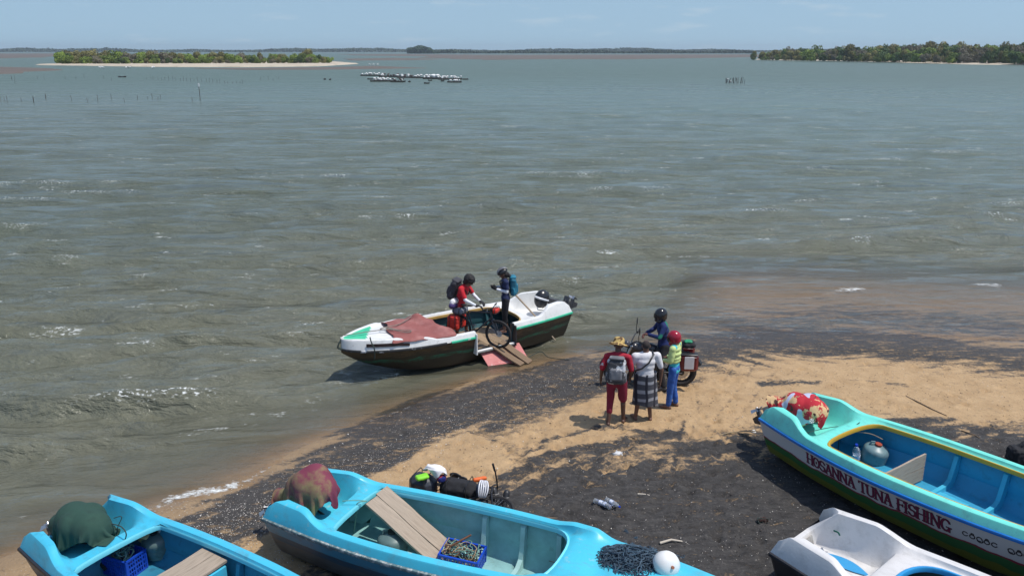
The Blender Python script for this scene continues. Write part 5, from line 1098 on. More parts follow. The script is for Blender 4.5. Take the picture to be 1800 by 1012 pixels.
tangle('rope_tangle', 'green and tan rope tangle filling the blue crate of the middle boat', 'rope', (c_.x, c_.y, .33), (.24, .16, .26), 46, .007, ropes, (0, 0, a2+R(8)), 3, 18)
o = MB(); o.cap((-.14, 0, 0), (.15, 0, .12), .016, .014, 8); tag(o.build('iron_stake', mat('rusty_iron', (.15, .06, .03), .8, .3, 12), None, 60, (c_.x-.02, c_.y+.0, .62), (0, 0, .3)), 'rusty rod lying on the rope in the blue crate', 'rod')
c_ = on(218, 978, .42); crate('blue crate standing in the dark stern of the left boat', (c_.x, c_.y, .20), (0, 0, a1+R(10)), (.44, .34, .30))
tangle('rope_tangle', 'dark green rope bundle hanging over the crate in the left boat', 'rope', (c_.x, c_.y, .34), (.16, .12, .22), 18, .007, ropes, (0, 0, a1), 8, 16)
def can(name, label, cat, loc, rot, m, r=.19, h=.34, cap_m=None, ribs=2, sx=1.0):
    o = thing(name, label, cat, loc, rot); pr = [(r*.85, 0), (r*.97, .02)]
    for i in range(13):
        z_ = .04+(h-.10)*i/12; pr.append((r*(1-.035*(math.sin(i/12*math.pi*ribs*2) > .6)), z_))
    pr += [(r*.92, h-.03), (r*.75, h), (r*.32, h+.03), (r*.26, h+.035)]
    MB().lathe(pr, n=24, sy=sx).build('can_body', m, o, 50); MB().tube([(0, 0, h+.03), (0, 0, h+.07)], r*.27, 14).build('cap', cap_m or black, o, 40)
    MB().tube([(-r*.62, 0, h-.01), (-r*.55, 0, h+.075), (r*.0-.06, 0, h+.085)], .016, 8).build('handle', m, o, 60); return o
cang = mat('grey_green_can', (.11, .17, .165), .45, .15, 4, c2=(.05, .08, .08), c2lo=.55, c2hi=.75); c_ = on(282, 952, .44); can('drum', 'grey green fuel drum in the stern of the left boat', 'drum', (c_.x, c_.y, .28), (R(12), R(-6), 0), cang, .20, .33)
soft = thing('plastic_bag', 'crumpled clear grey bag on top of the drum in the left boat', 'bag', (c_.x+.06, c_.y+.02, .66)); remesh(MB().ell((0, 0, 0), (.15, .10, .07), None, 14, 8).build('bag_body', mat('clear_grey_plastic', (.42, .43, .42), .3, .2, 8), soft), .012, 1, 'crumple', .05, .08)
c_ = on(253, 945, .58); can('jug', 'pale yellow jug with a blue cap in the left boat', 'jug', (c_.x, c_.y, .52), (R(-60), R(20), 0), mat('pale_yellow_plastic', (.62, .52, .24), .45, .1, 4), .11, .22, mat('blue_cap', (.01, .05, .45), .4))
c_ = on(690, 960, .38); can('drum', 'dull teal fuel drum in the shaded stern of the middle boat', 'drum', (c_.x, c_.y, .17), (0, 0, 0), cang, .21, .40)
c_ = on(1532, 800, .50); can('drum', 'blue grey fuel drum with a red cap in the lettered boat', 'drum', (c_.x, c_.y, .30), (R(6), R(10), R(-20)), mat('blue_grey_can', (.15, .24, .26), .4, .15, 4, c2=(.08, .13, .14), c2lo=.55, c2hi=.75), .21, .40, mat('orange_red_cap', (.35, .06, .03), .5), 1)
clear = mat('clear_plastic', (.70, .74, .78), .12, .1, 6, trans=.75)
def bottle(label, loc, rot, group=None, s=1.0):
    o = thing('bottle', label, 'bottle', loc, rot, group); pr = [(.030, 0), (.040, .008)]+[(.041-.003*(i % 2), .02+.016*i) for i in range(11)]+[(.040, .21), (.030, .245), (.015, .270), (.0145, .285)]
    MB().lathe([(r*s, z_*s) for r, z_ in pr], n=16).build('bottle_body', clear, o, 50); MB().lathe([(.0418*s, .10*s), (.0418*s, .16*s)], n=16).build('bottle_label', mat('bottle_label', (.35, .42, .62), .5, .3, 20, c2=(.65, .68, .72), c2lo=.45, c2hi=.55, c2scale=25), o, 50); MB().tube([(0, 0, .282*s), (0, 0, .305*s)], .017*s, 12).build('cap', mat('blue_cap', (.01, .05, .45)), o, 40); return o
g = G(1047, 885); 
for (px, py, az, lb, sc) in ((1044, 884, R(-35), 'clear plastic bottle lying on the black sand, leftmost of three', 1.0), (1065, 882, R(-50), 'clear plastic bottle on the black sand, cap towards the right, farthest of three', 1.0), (1073, 897, R(130), 'clear plastic bottle on the black sand nearest the camera of three', .95)):
    g = G(px, py); bottle(lb, (g.x, g.y, g.z+.055), (0, R(90), az), None, sc)
c_ = on(1508, 800, .5); bottle('clear bottle standing beside the drum in the lettered boat', (c_.x, c_.y, .30), (R(8), R(-10), 0), None, 1.5)
c_ = on(922, 556, .35); jb = soft_bag('dry_bag', 'blue and white bag lying in the stern of the ferry boat', 'bag', boatE, (.0, 0, 0), (.44, .26, .22), mat('blue_white_bag', (.03, .20, .36), .6, .1, 5, c2=(.45, .50, .55), c2lo=.52, c2hi=.56, c2scale=5)); jb.location = (c_.x, c_.y, .36); jb.rotation_euler = (0, 0, .2)
# boards across the middle boat, side by side
p0, p1 = on(660, 874, .95), on(782, 983, .38); sd_v = Vector((-(p1-p0).y, (p1-p0).x, 0)).normalized()*.256
plank_between('board', 'pale board in the middle boat, the one nearer the camera', 'board', p0-sd_v*.35, p1-sd_v*.35, .235, .035, wood_old, R(3)); plank_between('board', 'pale board in the middle boat, the one farther from the camera', 'board', p0+sd_v*.67-(p1-p0)*.03, p1+sd_v*.67-(p1-p0)*.05, .235, .035, wood_old, R(5))
# seat of the left boat: blue bulkhead, two boards on top
w_l = wfun(2.15, p1) if False else .66
lo, ro = place(boatA, 2.50, 0, .40); bh = MB().box((0, 0, 0), (.035, 1.24, .52), bev=.008).build('bulkhead', mat('sky_blue_gelcoat_clean', (0, 0, 0)), boatA, 40, (2.62, 0, .40))
for i, (x0_, lb) in enumerate(((2.25, 'grey seat board across the left boat, the one by the stern'), (2.50, 'grey seat board across the left boat, the one over the blue bulkhead'))):
    lo, ro = place(boatA, x0_, .0, .70, math.pi/2); board('seat_board', lb, 'board', lo, 1.30, .245, .03, ro, wood_old)
# partition boards of the lettered boat
for i in range(2):
    q_ = board('partition_board', 'grey wooden partition board of the lettered boat, the %s one' % ('upper' if i else 'lower'), 'board', (0, 0, 0), 1.16, .225, .03, (0, 0, 0), wood_old)
    lo, ro = place(boatC, 2.35, 0, .345+.23*i, math.pi/2, R(90)); M_ = world_of(boatC) @ Matrix.Translation((2.35, 0, .36+.235*i)) @ Euler((R(90), 0, R(90))).to_matrix().to_4x4(); q_.location = M_.to_translation(); q_.rotation_euler = M_.to_euler()
c_ = on(1578, 845, .35); tangle('rope_bundle', 'red and white rope bundle on the floor of the lettered boat', 'rope', (c_.x, c_.y, .27), (.26, .10, .08), 22, .009, [mat('rope_red', (.40, .03, .02), .9, .2, 20), mat('rope_white', (.55, .48, .38), .9, .2, 20)], (0, 0, R(-25)), 13, 14)
lo, ro = place(boatC, 2.95, .05, .235, 0); board('floor_board', 'blue floor board beside the red rope in the lettered boat', 'board', lo, .50, .80, .03, ro, mat('bright_blue_rib', (.05, .42, .60)))
# net heap and float on the bow of the middle boat
cn = on(1118, 994, 1.05); netm = [mat('net_blue_grey', (.045, .085, .125), .9, .3, 20), mat('net_slate', (.07, .11, .15), .9, .3, 20), mat('net_dark', (.025, .045, .07), .9, .3, 20)]
zb_ = 1.00
nb = MB(); rr = random.Random(17); hgt_ = lambda x, y: max(.0, .18*(1-(x/.60)**2-(y/.42)**2))+.03
for i in range(620):
    x, y = rr.gauss(0, .27), rr.gauss(0, .18); a_ = rr.uniform(0, 6.28); pts = []
    lv = rr.uniform(.5, 1.15)
    for k in range(12):
        x += math.cos(a_)*.035; y += math.sin(a_)*.030; a_ += rr.gauss(0, .7)
        if (x/.66)**2+(y/.46)**2 > 1: a_ += 2.2
        pts.append((x, y, hgt_(x, y)*lv+rr.uniform(-.006, .012)))
    nb.tube(pts, rr.choice((.0035, .005, .008)), 4, mi=rr.randrange(3))
net = nb.build('fishing_net', netm, None, 180, (cn.x, cn.y, zb_), (0, 0, a2)); tag(net, 'heap of blue grey fishing net on the bow of the middle boat', 'fishing net')
base_ = MB(); base_.ell((0, 0, -.02), (.57, .38, .17), None, 28, 14); bo = base_.build('net_folds', netm[2], net, 180); remesh(bo, .018, 1, 'crumple', .05, .09)
cf = on(1171, 991, 1.20); fl = thing('float', 'white round float resting on the blue grey net', 'float', (cf.x, cf.y, 1.20), (R(70), 0, R(20)))
MB().lathe([(.03, -.15), (.09, -.135), (.14, -.09), (.160, -.02), (.160, .03), (.14, .09), (.09, .13), (.03, .145)], n=28).build('float_body', mat('white_foam_float', (.74, .73, .70), .5, .06, 5, c2=(.4, .38, .34), c2lo=.68, c2hi=.75), fl, 60); MB().tube([(0, 0, .14), (0, 0, .165)], .02, 10).build('float_plug', mat('plug', (.35, .12, .06), .6), fl)
# ropes
dkrope = mat('dark_rope', (.03, .045, .04), .9, .2, 20); grope = mat('rope_green', (.16, .30, .24)); trope = mat('rope_tan', (.34, .26, .16))
rope('rope', 'dark rope looped over the stern beam of the middle boat', [on(602, 880, .95), on(620, 879, .97), on(645, 880, .96), on(628, 884, .94), on(626, 905, .70), on(622, 935, .35)], .007, grope)
rope('rope', 'thin line along the gunwale of the middle boat bow', [on(965, 985, .95), on(1010, 995, .97), on(1060, 1003, .99), on(1085, 1006, 1.0)], .006, dkrope)
rope('rope', 'dark control cable looped at the stern of the left boat', [on(196, 920, .96), on(213, 925, 1.0), on(222, 940, .92), on(212, 965, .6), on(216, 985, .4)], .008, dkrope); rope('rope', 'second loop of cable by the stern beam of the left boat', [on(200, 910, 1.02), on(214, 908, 1.04), on(206, 930, .85), on(205, 965, .45)], .006, dkrope)
rope('rope', 'cable lying across the stern beam of the lettered boat', [on(1395, 768, .90), on(1430, 757, .94), on(1465, 750, .96), on(1500, 747, .98), on(1511, 742, 1.03), on(1495, 752, .97), on(1470, 755, .93), on(1474, 775, .7), on(1472, 800, .4)], .007, dkrope)
rope('rope', 'short line from stern beam to the drum in the lettered boat', [on(1478, 752, .95), on(1500, 758, .92), on(1530, 762, .88), on(1552, 772, .82)], .007, trope)
g0, g1 = G(1248, 770), G(1326, 757); rope('mooring_line', 'tan line from the sand to the stern of the lettered boat', [g0+Vector((0, 0, .02)), g0.lerp(g1, .5)+Vector((0, 0, .05)), on(1330, 757, .25)], .012, trope); tag(MB().ell((0, 0, 0), .045, None, 12, 8).build('line_float', mat('white_foam_float', (0, 0, 0)), None, 180, on(1325, 759, .16)), 'small white float on the mooring line beside the lettered boat', 'float')
# ---- ferry boat: floor boards, ramp, sheet on the bow, pole, ropes
for i in range(9):
    x = 1.62+.235*i
    lo, ro = place(boatE, x+.3, .06, .255, math.pi/2+random.uniform(-.02, .02)); q = board('deck_board', None, None, (x+.3, .04, .262), 1.30, .225, .028, (0, 0, math.pi/2+random.uniform(-.02, .02)), wood_deck, boatE)
for x, lb in ((1.94, 'dark'), (3.06, 'pale')):
    w_ = wfun(x, p5); z0_ = rise(x, p5); b = MB().box((x, w_-.09, (z0_+Hfun(x, p5))/2+.10), (.035, .26, z0_+Hfun(x, p5)-.28), bev=.008); b.build('side_post', wmm if lb == 'pale' else mat('dark_post', (.03, .03, .035), .5, .3, 6), boatE, 40)
wS = wfun(2.5, p5); MB().box((2.5, wS-.045, .30), (1.10, .06, .05), bev=.01).build('door_sill', wmm, boatE, 40); MB().box((2.5, wS-.01, .262), (1.10, .03, .03), bev=.004).build('sill_edge', black, boatE, 40)
pinkm = mat('faded_pink_board', (.52, .17, .16), .6, .12, 4, c2=(.62, .42, .38), c2lo=.55, c2hi=.7, c2scale=6)
pk = thing('ramp_board', 'faded pink panel hanging from the open side into the water', 'panel', (0, 0, 0)); a_, b_, c__, d_ = P(842, 617, .22), P(912, 603, .22), P(930, 634, -.03), P(858, 644, -.03); nn_ = (b_-a_).cross(d_-a_).normalized()*-.02
pv = [a_, b_, c__, d_]; pkb = MB().add([*pv, *[v+nn_ for v in pv]], [(0, 1, 2, 3), (7, 6, 5, 4), (0, 4, 5, 1), (1, 5, 6, 2), (2, 6, 7, 3), (3, 7, 4, 0)]); recalc(pkb.build('panel', pinkm, pk)); 
for t_ in (.12, .88): p0 = a_.lerp(b_, t_); p1 = d_.lerp(c__, t_); MB().tube([p0-nn_*.3, p1-nn_*.3], .012, 6).build('batten', mat('pale_pink', (.62, .35, .33), .6), pk)
plank_between('ramp_plank', 'brown ramp plank from the ferry boat, the left one', 'plank', P(862, 604, .34), P(918, 641, -.02), .21, .035, wood_brown, 0); plank_between('ramp_plank', 'brown ramp plank from the ferry boat, the right one with a worn edge', 'plank', P(880, 600, .35), P(932, 637, -.02), .20, .035, wood_brown, R(6))
plank_between('pole', 'long pale wooden pole leaning over the side of the ferry boat', 'pole', P(905, 517, 1.02), P(975, 597, .03), .04, .04, wood_old)
bpy.data.objects.remove(bpy.data.objects['pole']); pol = MB().tube([P(906, 518, 1.05).lerp(P(976, 598, .0), t_)+Vector((0, 0, .03*math.sin(t_*3.1))) for t_ in np.linspace(0, 1, 9)], [.026-.007*t_ for t_ in np.linspace(0, 1, 9)], 8).build('pole', mat('pale_pole', (.36, .28, .20), .8, .2, 6, c2=(.2, .14, .09), c2lo=.5, c2hi=.7), None, 60); tag(pol, 'long pale wooden pole leaning over the side of the ferry boat', 'pole')
rows = []
for i in range(27):
    x = 3.62+1.22*i/26; w_ = wfun(x, p5); row = []
    for k in range(25):
        t_ = -1+2*k/24; y = t_*(w_-.07+.05*math.sin(i*.5)*.3)+.02; xx = x+.28*(t_+.3)*(i/26-.3)+.05*math.sin(t_*6+1)
        z_ = rise(x, p5)+Hfun(x, p5)+.025+.05*math.exp(-((x-3.85)/.20)**2)*(1+.5*math.sin(t_*4))+.16*math.exp(-((x-3.95)/.16)**2-((t_+.55)/.22)**2)+.03*(1-t_*t_)-.05*abs(t_)**8+.012*math.sin(i*.9+k*.7)*math.sin(k*.5)-.10*max(0, .08-i/26)*10*.12
        row.append(Vector((xx, y, z_)))
    rows.append(row)
shm = mat('faded_maroon_sheet', (.26, .085, .075), .85, .12, 3, c2=(.36, .16, .145), c2lo=.48, c2hi=.7, c2scale=2.5, bump=.006, bscale=8)
M_ = world_of(boatE); sh_ = MB().grid([[M_@v for v in r] for r in rows]).build('sheet', shm, None, 180); so = sh_.modifiers.new('thickness', 'SOLIDIFY'); so.thickness = .010; tag(sh_, 'faded maroon sheet spread over the bow deck of the ferry boat', 'sheet')
def onE(x, y, dz=.0): return M_@Vector((x, y, rise(x, p5)+Hfun(x, p5)+dz))
rope('bow_rope', 'coiled tan rope on the white bow deck of the ferry boat', [onE(4.05, -.45, .18), onE(4.5, -.15, .09), onE(4.95, .0, .08), onE(5.1, .05, .08), onE(5.0, .15, .08), onE(4.8, .12, .09), onE(5.0, .0, .09), onE(4.7, .25, .09), onE(4.5, .42, .09), onE(4.65, .45, .085), onE(4.95, .2, .09), onE(5.2, .10, .075), onE(5.5, .05, .07), onE(5.95, .0, .06)], .011, mat('grey_rope', (.22, .19, .16), .9, .2, 20))
rope('mooring_rope', 'dark rope tied round the bow post of the ferry boat', [onE(5.55, .50, .10), onE(5.55, .56, .0), onE(5.5, .60, -.17), onE(5.5, .56, -.4)], .014, dkrope); rope('bow_rope', 'short dark rope knotted at the tip of the ferry boat bow', [onE(6.0, 0, .02), onE(6.10, .02, -.1), onE(6.12, .02, -.2), onE(6.05, .06, -.24), onE(6.14, .0, -.18)], .020, dkrope)
rope('line', 'thin green line hanging off the ramp into the shallows', [P(925, 630, .02), P(950, 618, .03), P(965, 628, .02), P(1000, 632, .02)], .010, dkrope)
npb = MB(); xs2 = np.linspace(4.72, 5.62, 9)
npb.grid([[Vector((x, wfun(x, p5)+.004-.02, rise(x, p5)+Hfun(x, p5)*q)) for x in xs2] for q in (.42, .72)]); npo = npb.build('name_plate', mat('plate_dark', (.035, .02, .02), .5, .2), boatE); npo.modifiers.new('t', 'SOLIDIFY').thickness = .012
for i in range(3): MB().tube([M_.inverted()@onE(4.8+.03*i, 0, 0)]*1+[Vector((4.9, 0, .8))], .001, 3)
# ---- details of the white boat
MB().box((0, 0, 0), (.015, .52, .13), bev=.004).build('motor_pad', mat('grey_pad', (.34, .33, .31), .7, .15, 6, c2=(.2, .18, .16), c2lo=.5, c2hi=.7, c2scale=8), boatD, 40, (.125, 0, rise(.1, p4)-.11), (0, R(-20), 0))
for yc, x0_, x1_, wd in ((.17, .28, .98, .12), (-.17, .62, 1.0, .06)):
    vv = []; n = 20
    for k in range(n+1): t_ = k/n; vv.append((x0_+(x1_-x0_)*t_, yc+wd*math.sin(math.pi*t_)))
    for k in range(n-1, 0, -1): t_ = k/n; vv.append((x0_+(x1_-x0_)*t_, yc-wd*.8*math.sin(math.pi*t_)))
    MB().prism(vv, (0, 0, rise(.4, p4)+p4['well']+.016), (1, 0, 0), (0, 1, 0), (0, 0, 1), .006).build('blue_patch', mat('azure_paint_patch', (.04, .30, .58), .4, .06), boatD)
rope('rope_end', 'bit of green rope tied at the broken stern of the white boat', [on(1466, 932, .95), on(1473, 935, .98), on(1476, 940, .94)], .012, mat('rope_dark_green', (.01, .10, .07), .9))
for (x, y, s) in ((.02, .40, 1), (.0, .36, .7), (.03, -.40, .8)):
    pass
# ---------------------------------------------------------------- lettering on the side of the boat
def stroke_poly(b, pts, w, mi, map_, t):
    for (x0_, y0_), (x1_, y1_) in zip(pts[:-1], pts[1:]):
        d = Vector((x1_-x0_, y1_-y0_)); L_ = d.length
        if L_ < 1e-6: continue
        d /= L_; n_ = Vector((-d.y, d.x)); e_ = d*w*.5*.9; a_, c_ = Vector((x0_, y0_))-e_, Vector((x1_, y1_))+e_
        q = [a_+n_*w/2, a_-n_*w/2, c_-n_*w/2, c_+n_*w/2]; v = [map_(p.x, p.y, t) for p in q]+[map_(p.x, p.y, 0) for p in q]
        b.add(v, [(0, 1, 2, 3), (7, 6, 5, 4), (0, 4, 5, 1), (1, 5, 6, 2), (2, 6, 7, 3), (3, 7, 4, 0)], mi)
def arc(cx, cy, rx, ry, a0, a1, n=10): return [(cx+rx*math.cos(R(a0+(a1-a0)*i/n)), cy+ry*math.sin(R(a0+(a1-a0)*i/n))) for i in range(n+1)]
def stem(x, y0=0, y1=1): return [([(x, y0), (x, y1)], 1.0), ([(x-.09, y1), (x+.09, y1)], .42), ([(x-.09, y0), (x+.09, y0)], .42), ([(x-.06, (y0+y1)/2), (x+.06, (y0+y1)/2)], .5)]
GL = {'H': (.62, stem(.12)+stem(.50)+[([(.12, .5), (.50, .5)], .6)]), 'O': (.62, [(arc(.31, .5, .22, .47, 0, 360, 16), .9), ([(.31, .42), (.31, .58)], .5)]),
      'S': (.52, [(arc(.26, .74, .17, .24, 20, 250, 9)+arc(.26, .26, .18, .25, 90, -160, 9), .9), ([(.40, .88), (.46, .76)], .5), ([(.06, .24), (.12, .10)], .5)]),
      'A': (.60, [([(.10, 0), (.30, 1)], .8), ([(.30, 1), (.50, 0)], 1.1), ([(.16, .36), (.44, .36)], .55), ([(.0, 0), (.2, 0)], .4), ([(.4, 0), (.6, 0)], .4), ([(.16, 1), (.34, 1)], .45)]),
      'N': (.66, [([(.12, 0), (.12, 1)], .8), ([(.12, 1), (.52, 0)], 1.1), ([(.52, 0), (.52, 1)], .8), ([(.02, 0), (.22, 0)], .4), ([(.42, 1), (.62, 1)], .4), ([(.02, 1), (.14, 1)], .4)]),
      'T': (.56, [([(.28, 0), (.28, 1)], 1), ([(.04, 1), (.52, 1)], .6), ([(.04, 1), (.04, .84)], .5), ([(.52, 1), (.52, .84)], .5), ([(.18, 0), (.38, 0)], .4)]),
      'U': (.62, [([(.12, 1), (.12, .28)]+arc(.31, .28, .19, .27, 180, 360, 8)+[(.50, 1)], .9), ([(.02, 1), (.22, 1)], .4), ([(.40, 1), (.60, 1)], .4)]),
      'F': (.50, stem(.12)+[([(.12, 1), (.46, 1)], .6), ([(.46, 1), (.46, .84)], .5), ([(.12, .55), (.38, .55)], .55), ([(.38, .64), (.38, .46)], .45)]),
      'I': (.28, stem(.14)), 'G': (.62, [(arc(.31, .5, .22, .47, 48, 340, 14), .95), ([(.50, .34), (.50, .02)], .8), ([(.36, .36), (.60, .36)], .45), ([(.46, .86), (.50, .74)], .7)]), ' ': (.34, [])}
def side_map(x, v, off):
    """point on the near side of the lettered boat: x along it, v from 0 (rail) to 1 (keel)"""
    r = hull_pts(x, -1, p3); ts = (0, .05, .12, .3, .5, .68, .84, .93, 1); k = 0
    while k < 7 and v > ts[k+1]: k += 1
    f_ = (v-ts[k])/(ts[k+1]-ts[k]); p = r[k].lerp(r[k+1], f_); q = hull_pts(x+.02, -1, p3); p2_ = q[k].lerp(q[k+1], f_); n_ = (p2_-p).cross(r[k+1]-r[k]).normalized()
    if n_.y > 0: n_ = -n_
    return p+n_*off
txt = 'HOSANNA TUNA FISHING'; x = 1.16; hgt_l = .30; kx = .262; lt = MB()
for ch in txt:
    wd, ss = GL[ch]
    for layer, (grow, mi, t_) in enumerate(((.050, 0, .004), (0, 1, .007))):
        for pts, th in ss:
            mp_ = lambda u, v_, o_, x=x, wd=wd: side_map(x+u*kx, .11+(1-v_)*.255, o_)
            stroke_poly(lt, pts, .10*th+grow, mi, mp_, t_+.0005*(abs(hash(str(pts))) % 5)/5)
    x += wd*kx*.86
lt.build('lettering', [mat('letter_black', (.025, .018, .02), .5), mat('letter_maroon', (.17, .012, .05), .5)], boatC)
lk = MB(); rr = random.Random(2); x += .16
for gi, ks in enumerate((('c', 'o', 'g', 'o', 'c'), ('g', 'o', 'c', 'h'))):
    for ch in ks:
        s_ = .085; ss = {'c': [arc(.5, .5, .4, .4, 40, 330, 10)], 'o': [arc(.5, .45, .38, .38, 0, 360, 12), arc(.5, .9, .2, .2, 0, 200, 5)], 'g': [arc(.5, .5, .4, .4, 0, 300, 10), arc(.6, .2, .4, .3, 180, 380, 8)], 'h': [arc(.4, .5, .35, .35, -60, 240, 10), [(.9, .1), (.9, .9)]]}[ch]
        for pts in ss: stroke_poly(lk, pts, .16, 0, lambda u, v_, o_, x=x: side_map(x+u*s_, .20+(1-v_)*.10, o_), .004+.0004*rr.randrange(4))
        x += s_*1.08
    x += .10
lk.build('small_lettering', mat('letter_black', (0, 0, 0)), boatC)

# ---------------------------------------------------------------- the second bicycle, lying behind the middle boat
g0, g1 = G(740, 906), G(868, 932); hd2 = math.atan2(g1.y-g0.y, g1.x-g0.x)
bikeB = bicycle('black loaded bicycle lying on the sand behind the middle boat', (g0.x, g0.y, g0.z+.10), hd2, tilt=R(-82), frame_m=mat('black_frame', (.015, .015, .017), .35, .1))
def bag_at(label, cat, px, py, z, size, m, rz, name='bag', straps=None): 
    o = soft_bag(name, label, cat, bikeB, (0, 0, 0), size, m, straps=straps); q = P(px, py, z); o.location = q; o.rotation_euler = (0, 0, rz); return o
gp = gz(g0.x, g0.y)
bag_at('large dark grey dry bag on the lying bicycle', 'bag', 744, 852, gp+.22, (.46, .34, .40), mat('slate_dry_bag', (.035, .04, .052), .45, .15, 4), hd2, 'dry_bag', black)
bag_at('small bright green pouch strapped on the dark grey dry bag', 'pouch', 742, 838, gp+.46, (.22, .14, .07), mat('lime_pouch', (.22, .62, .03), .6, .1, 6), .4, 'pouch')
bag_at('black bag in the middle of the lying bicycle', 'bag', 808, 860, gp+.20, (.66, .34, .34), blackcloth, hd2+.1, 'frame_bag', black)
bag_at('red and blue rolled cloth on the lying bicycle', 'cloth', 776, 840, gp+.42, (.16, .12, .13), mat('red_blue_cloth', (.30, .02, .03), .8, .1, 4, c2=(.01, .02, .16), c2lo=.48, c2hi=.52, c2scale=6), .3, 'rolled_cloth')
q = P(766, 822, gp+.56); wc = drape('white_cloth', 'white cloth lying on top of the dark bags behind the middle boat', 'cloth', (q.x, q.y, gp+.50), .20, .10, .09, -.5, mat('white_fabric', (0, 0, 0)), pleats=5, amp=.16, e=1.8, hem=.04, seed=31)
q = P(843, 842, gp+.22); oj = thing('orange_pouch', 'orange pouch at the head of the lying bicycle', 'pouch', (q.x, q.y, gp+.22), (0, .1, .5)); remesh(MB().box((0, 0, 0), (.26, .07, .08), bev=.02).build('bag_body', mat('orange_fabric', (.70, .13, .02), .6, .1, 6), oj), .01, 3, 'bag_folds', .08, .02)
q = P(848, 858, gp+.34); hl = thing('bicycle_helmet', 'white and black bicycle helmet hanging on the lying bicycle', 'helmet', (q.x, q.y, q.z))
HFh = frame((.15, -.75, .65), (.1, .65, .75)); hs_ = helmet_shell(hl, Vector((0, 0, 0)), HFh, mat('helmet_navy', (.02, .03, .06), .3, .1), mat('helmet_white', (.72, .72, .74), .3, .05)); hs_.name = 'shell'
for (px, py, s_, r_, lb) in ((872, 878, .10, .5, 'black rubber sandal beside the lying bicycle'), (888, 884, .11, -.3, 'dark shoe standing beside the lying bicycle wheel')):
    q = G(px, py); sh = thing('shoe', lb, 'shoe', (q.x, q.y, q.z+.05), (R(50), 0, r_)); remesh(MB().cap((0, -.10, 0), (0, .12, 0), .045, .055, 12).build('sole', black, sh), .012, 3); MB().tube([(-.05, .05, .02), (-.03, .03, .07), (.03, .03, .07), (.05, .05, .02)], .012, 6).build('strap', mat('grey_strap', (.2, .19, .18), .7), sh, 60)

# ---------------------------------------------------------------- litter, sticks, shells
stickm = mat('dry_stick', (.20, .14, .09), .9, .3, 10); pale = mat('pale_stick', (.50, .44, .36), .8, .15, 8)
def stick(label, pts, r, m=stickm, cat='stick', name='stick'):
    o = MB().tube([G(px, py)+Vector((0, 0, z)) for px, py, z in pts], [r*(1-.4*i/(len(pts)-1)) for i in range(len(pts))], 7).build(name, m, None, 60); tag(o, label, cat)
stick('long thin stick lying on the sand above the lettered boat', [(1593, 697, .01), (1615, 709, .03), (1640, 721, .02), (1664, 731, .01)], .014); stick('forked twig on the tan sand in front of the group of people', [(1082, 766, .01), (1098, 764, .03), (1116, 771, .01)], .016)
stick('pale splinter of wood on the black sand', [(1121, 869, .015), (1133, 870, .02), (1142, 871, .012)], .014, pale); stick('dry palm rib on the sand beyond the bow net', [(1160, 956, .02), (1180, 953, .05), (1199, 953, .02)], .022, pale)
stick('dark stick on the sand behind the middle boat', [(958, 911, .01), (975, 912, .02), (992, 911, .01)], .014); stick('short stick end at the right edge beyond the lettered boat', [(1690, 757, .01), (1712, 765, .02), (1722, 770, .01)], .012)
o = drape('white_bag', 'crumpled white plastic bag on the black sand', 'plastic bag', G(1086, 799), .09, .05, .05, .2, mat('white_litter', (.6, .6, .6), .5), pleats=4, amp=.2, seed=41)
q = G(1796, 812); o = MB().box((0, 0, .15), (.5, .3, .3), bev=.05).ell((.1, 0, .3), (.2, .15, .1)); tag(remesh(o.build('covered_bundle', blackcloth, None, None, q), .02, 3, 'crumple', .05, .05), 'dark covered bundle on the sand at the right edge', 'bundle')
q = G(1341, 916); o = tangle('weed_clump', 'small tangle of dark line on the black sand by the white boat', 'tangle', (q.x, q.y, q.z), (.09, .06, .05), 14, .006, [mat('weed_brown', (.06, .03, .025), .9), dkrope], None, 5, 10)
rr = random.Random(77); sv = MB()
for i in range(5200):
    k = rr.random()
    if k < .50: t_ = rr.random(); px = 300+760*t_; py = 958-(px-300)*.405+rr.gauss(0, 26)
    elif k < .75: px, py = rr.uniform(250, 620), rr.uniform(880, 1010)
    else: px, py = rr.uniform(850, 1800), rr.uniform(640, 1005)
    p = P(px, py, 0); z_ = gz(p.x, p.y)
    if z_ < -.05: continue
    s_ = rr.uniform(.004, .011)*(1.5 if rr.random() < .06 else 1); a_ = rr.uniform(0, 6.3); tl = rr.uniform(-.5, .5); c_ = Vector((p.x, p.y, z_+.012)); u = Vector((math.cos(a_), math.sin(a_), tl))*s_; v = Vector((-math.sin(a_), math.cos(a_), rr.uniform(-.4, .4)))*s_*rr.uniform(.5, 1); w_ = Vector((0, 0, s_*.5))
    sv.add([c_-u, c_-v, c_+u, c_+v, c_+w_], [(0, 1, 4), (1, 2, 4), (2, 3, 4), (3, 0, 4)], rr.randrange(2))
sh = sv.build('shell_fragments', [mat('shell_white', (.62, .58, .52), .6, .15, 3), mat('shell_grey', (.34, .30, .27), .6, .2, 3)], None); tag(sh, kind='stuff')
rr = random.Random(78); sv = MB()
for i in range(2600):
    px, py = rr.uniform(500, 1800), rr.uniform(640, 1005); p = P(px, py, 0); z_ = gz(p.x, p.y)
    if z_ < .0: continue
    s_ = rr.uniform(.006, .022); a_ = rr.uniform(0, 6.3); c_ = Vector((p.x, p.y, z_+.004)); u = Vector((math.cos(a_), math.sin(a_), 0))*s_; v = Vector((-math.sin(a_), math.cos(a_), 0))*s_*rr.uniform(.15, .7); w_ = Vector((0, 0, s_*.5))
    sv.add([c_-u, c_-v, c_+u, c_+v, c_+w_], [(0, 1, 4), (1, 2, 4), (2, 3, 4), (3, 0, 4)], 0)
sh = sv.build('dark_debris', mat('dark_debris', (.055, .045, .04), .9, .3, 3), None); tag(sh, kind='stuff')

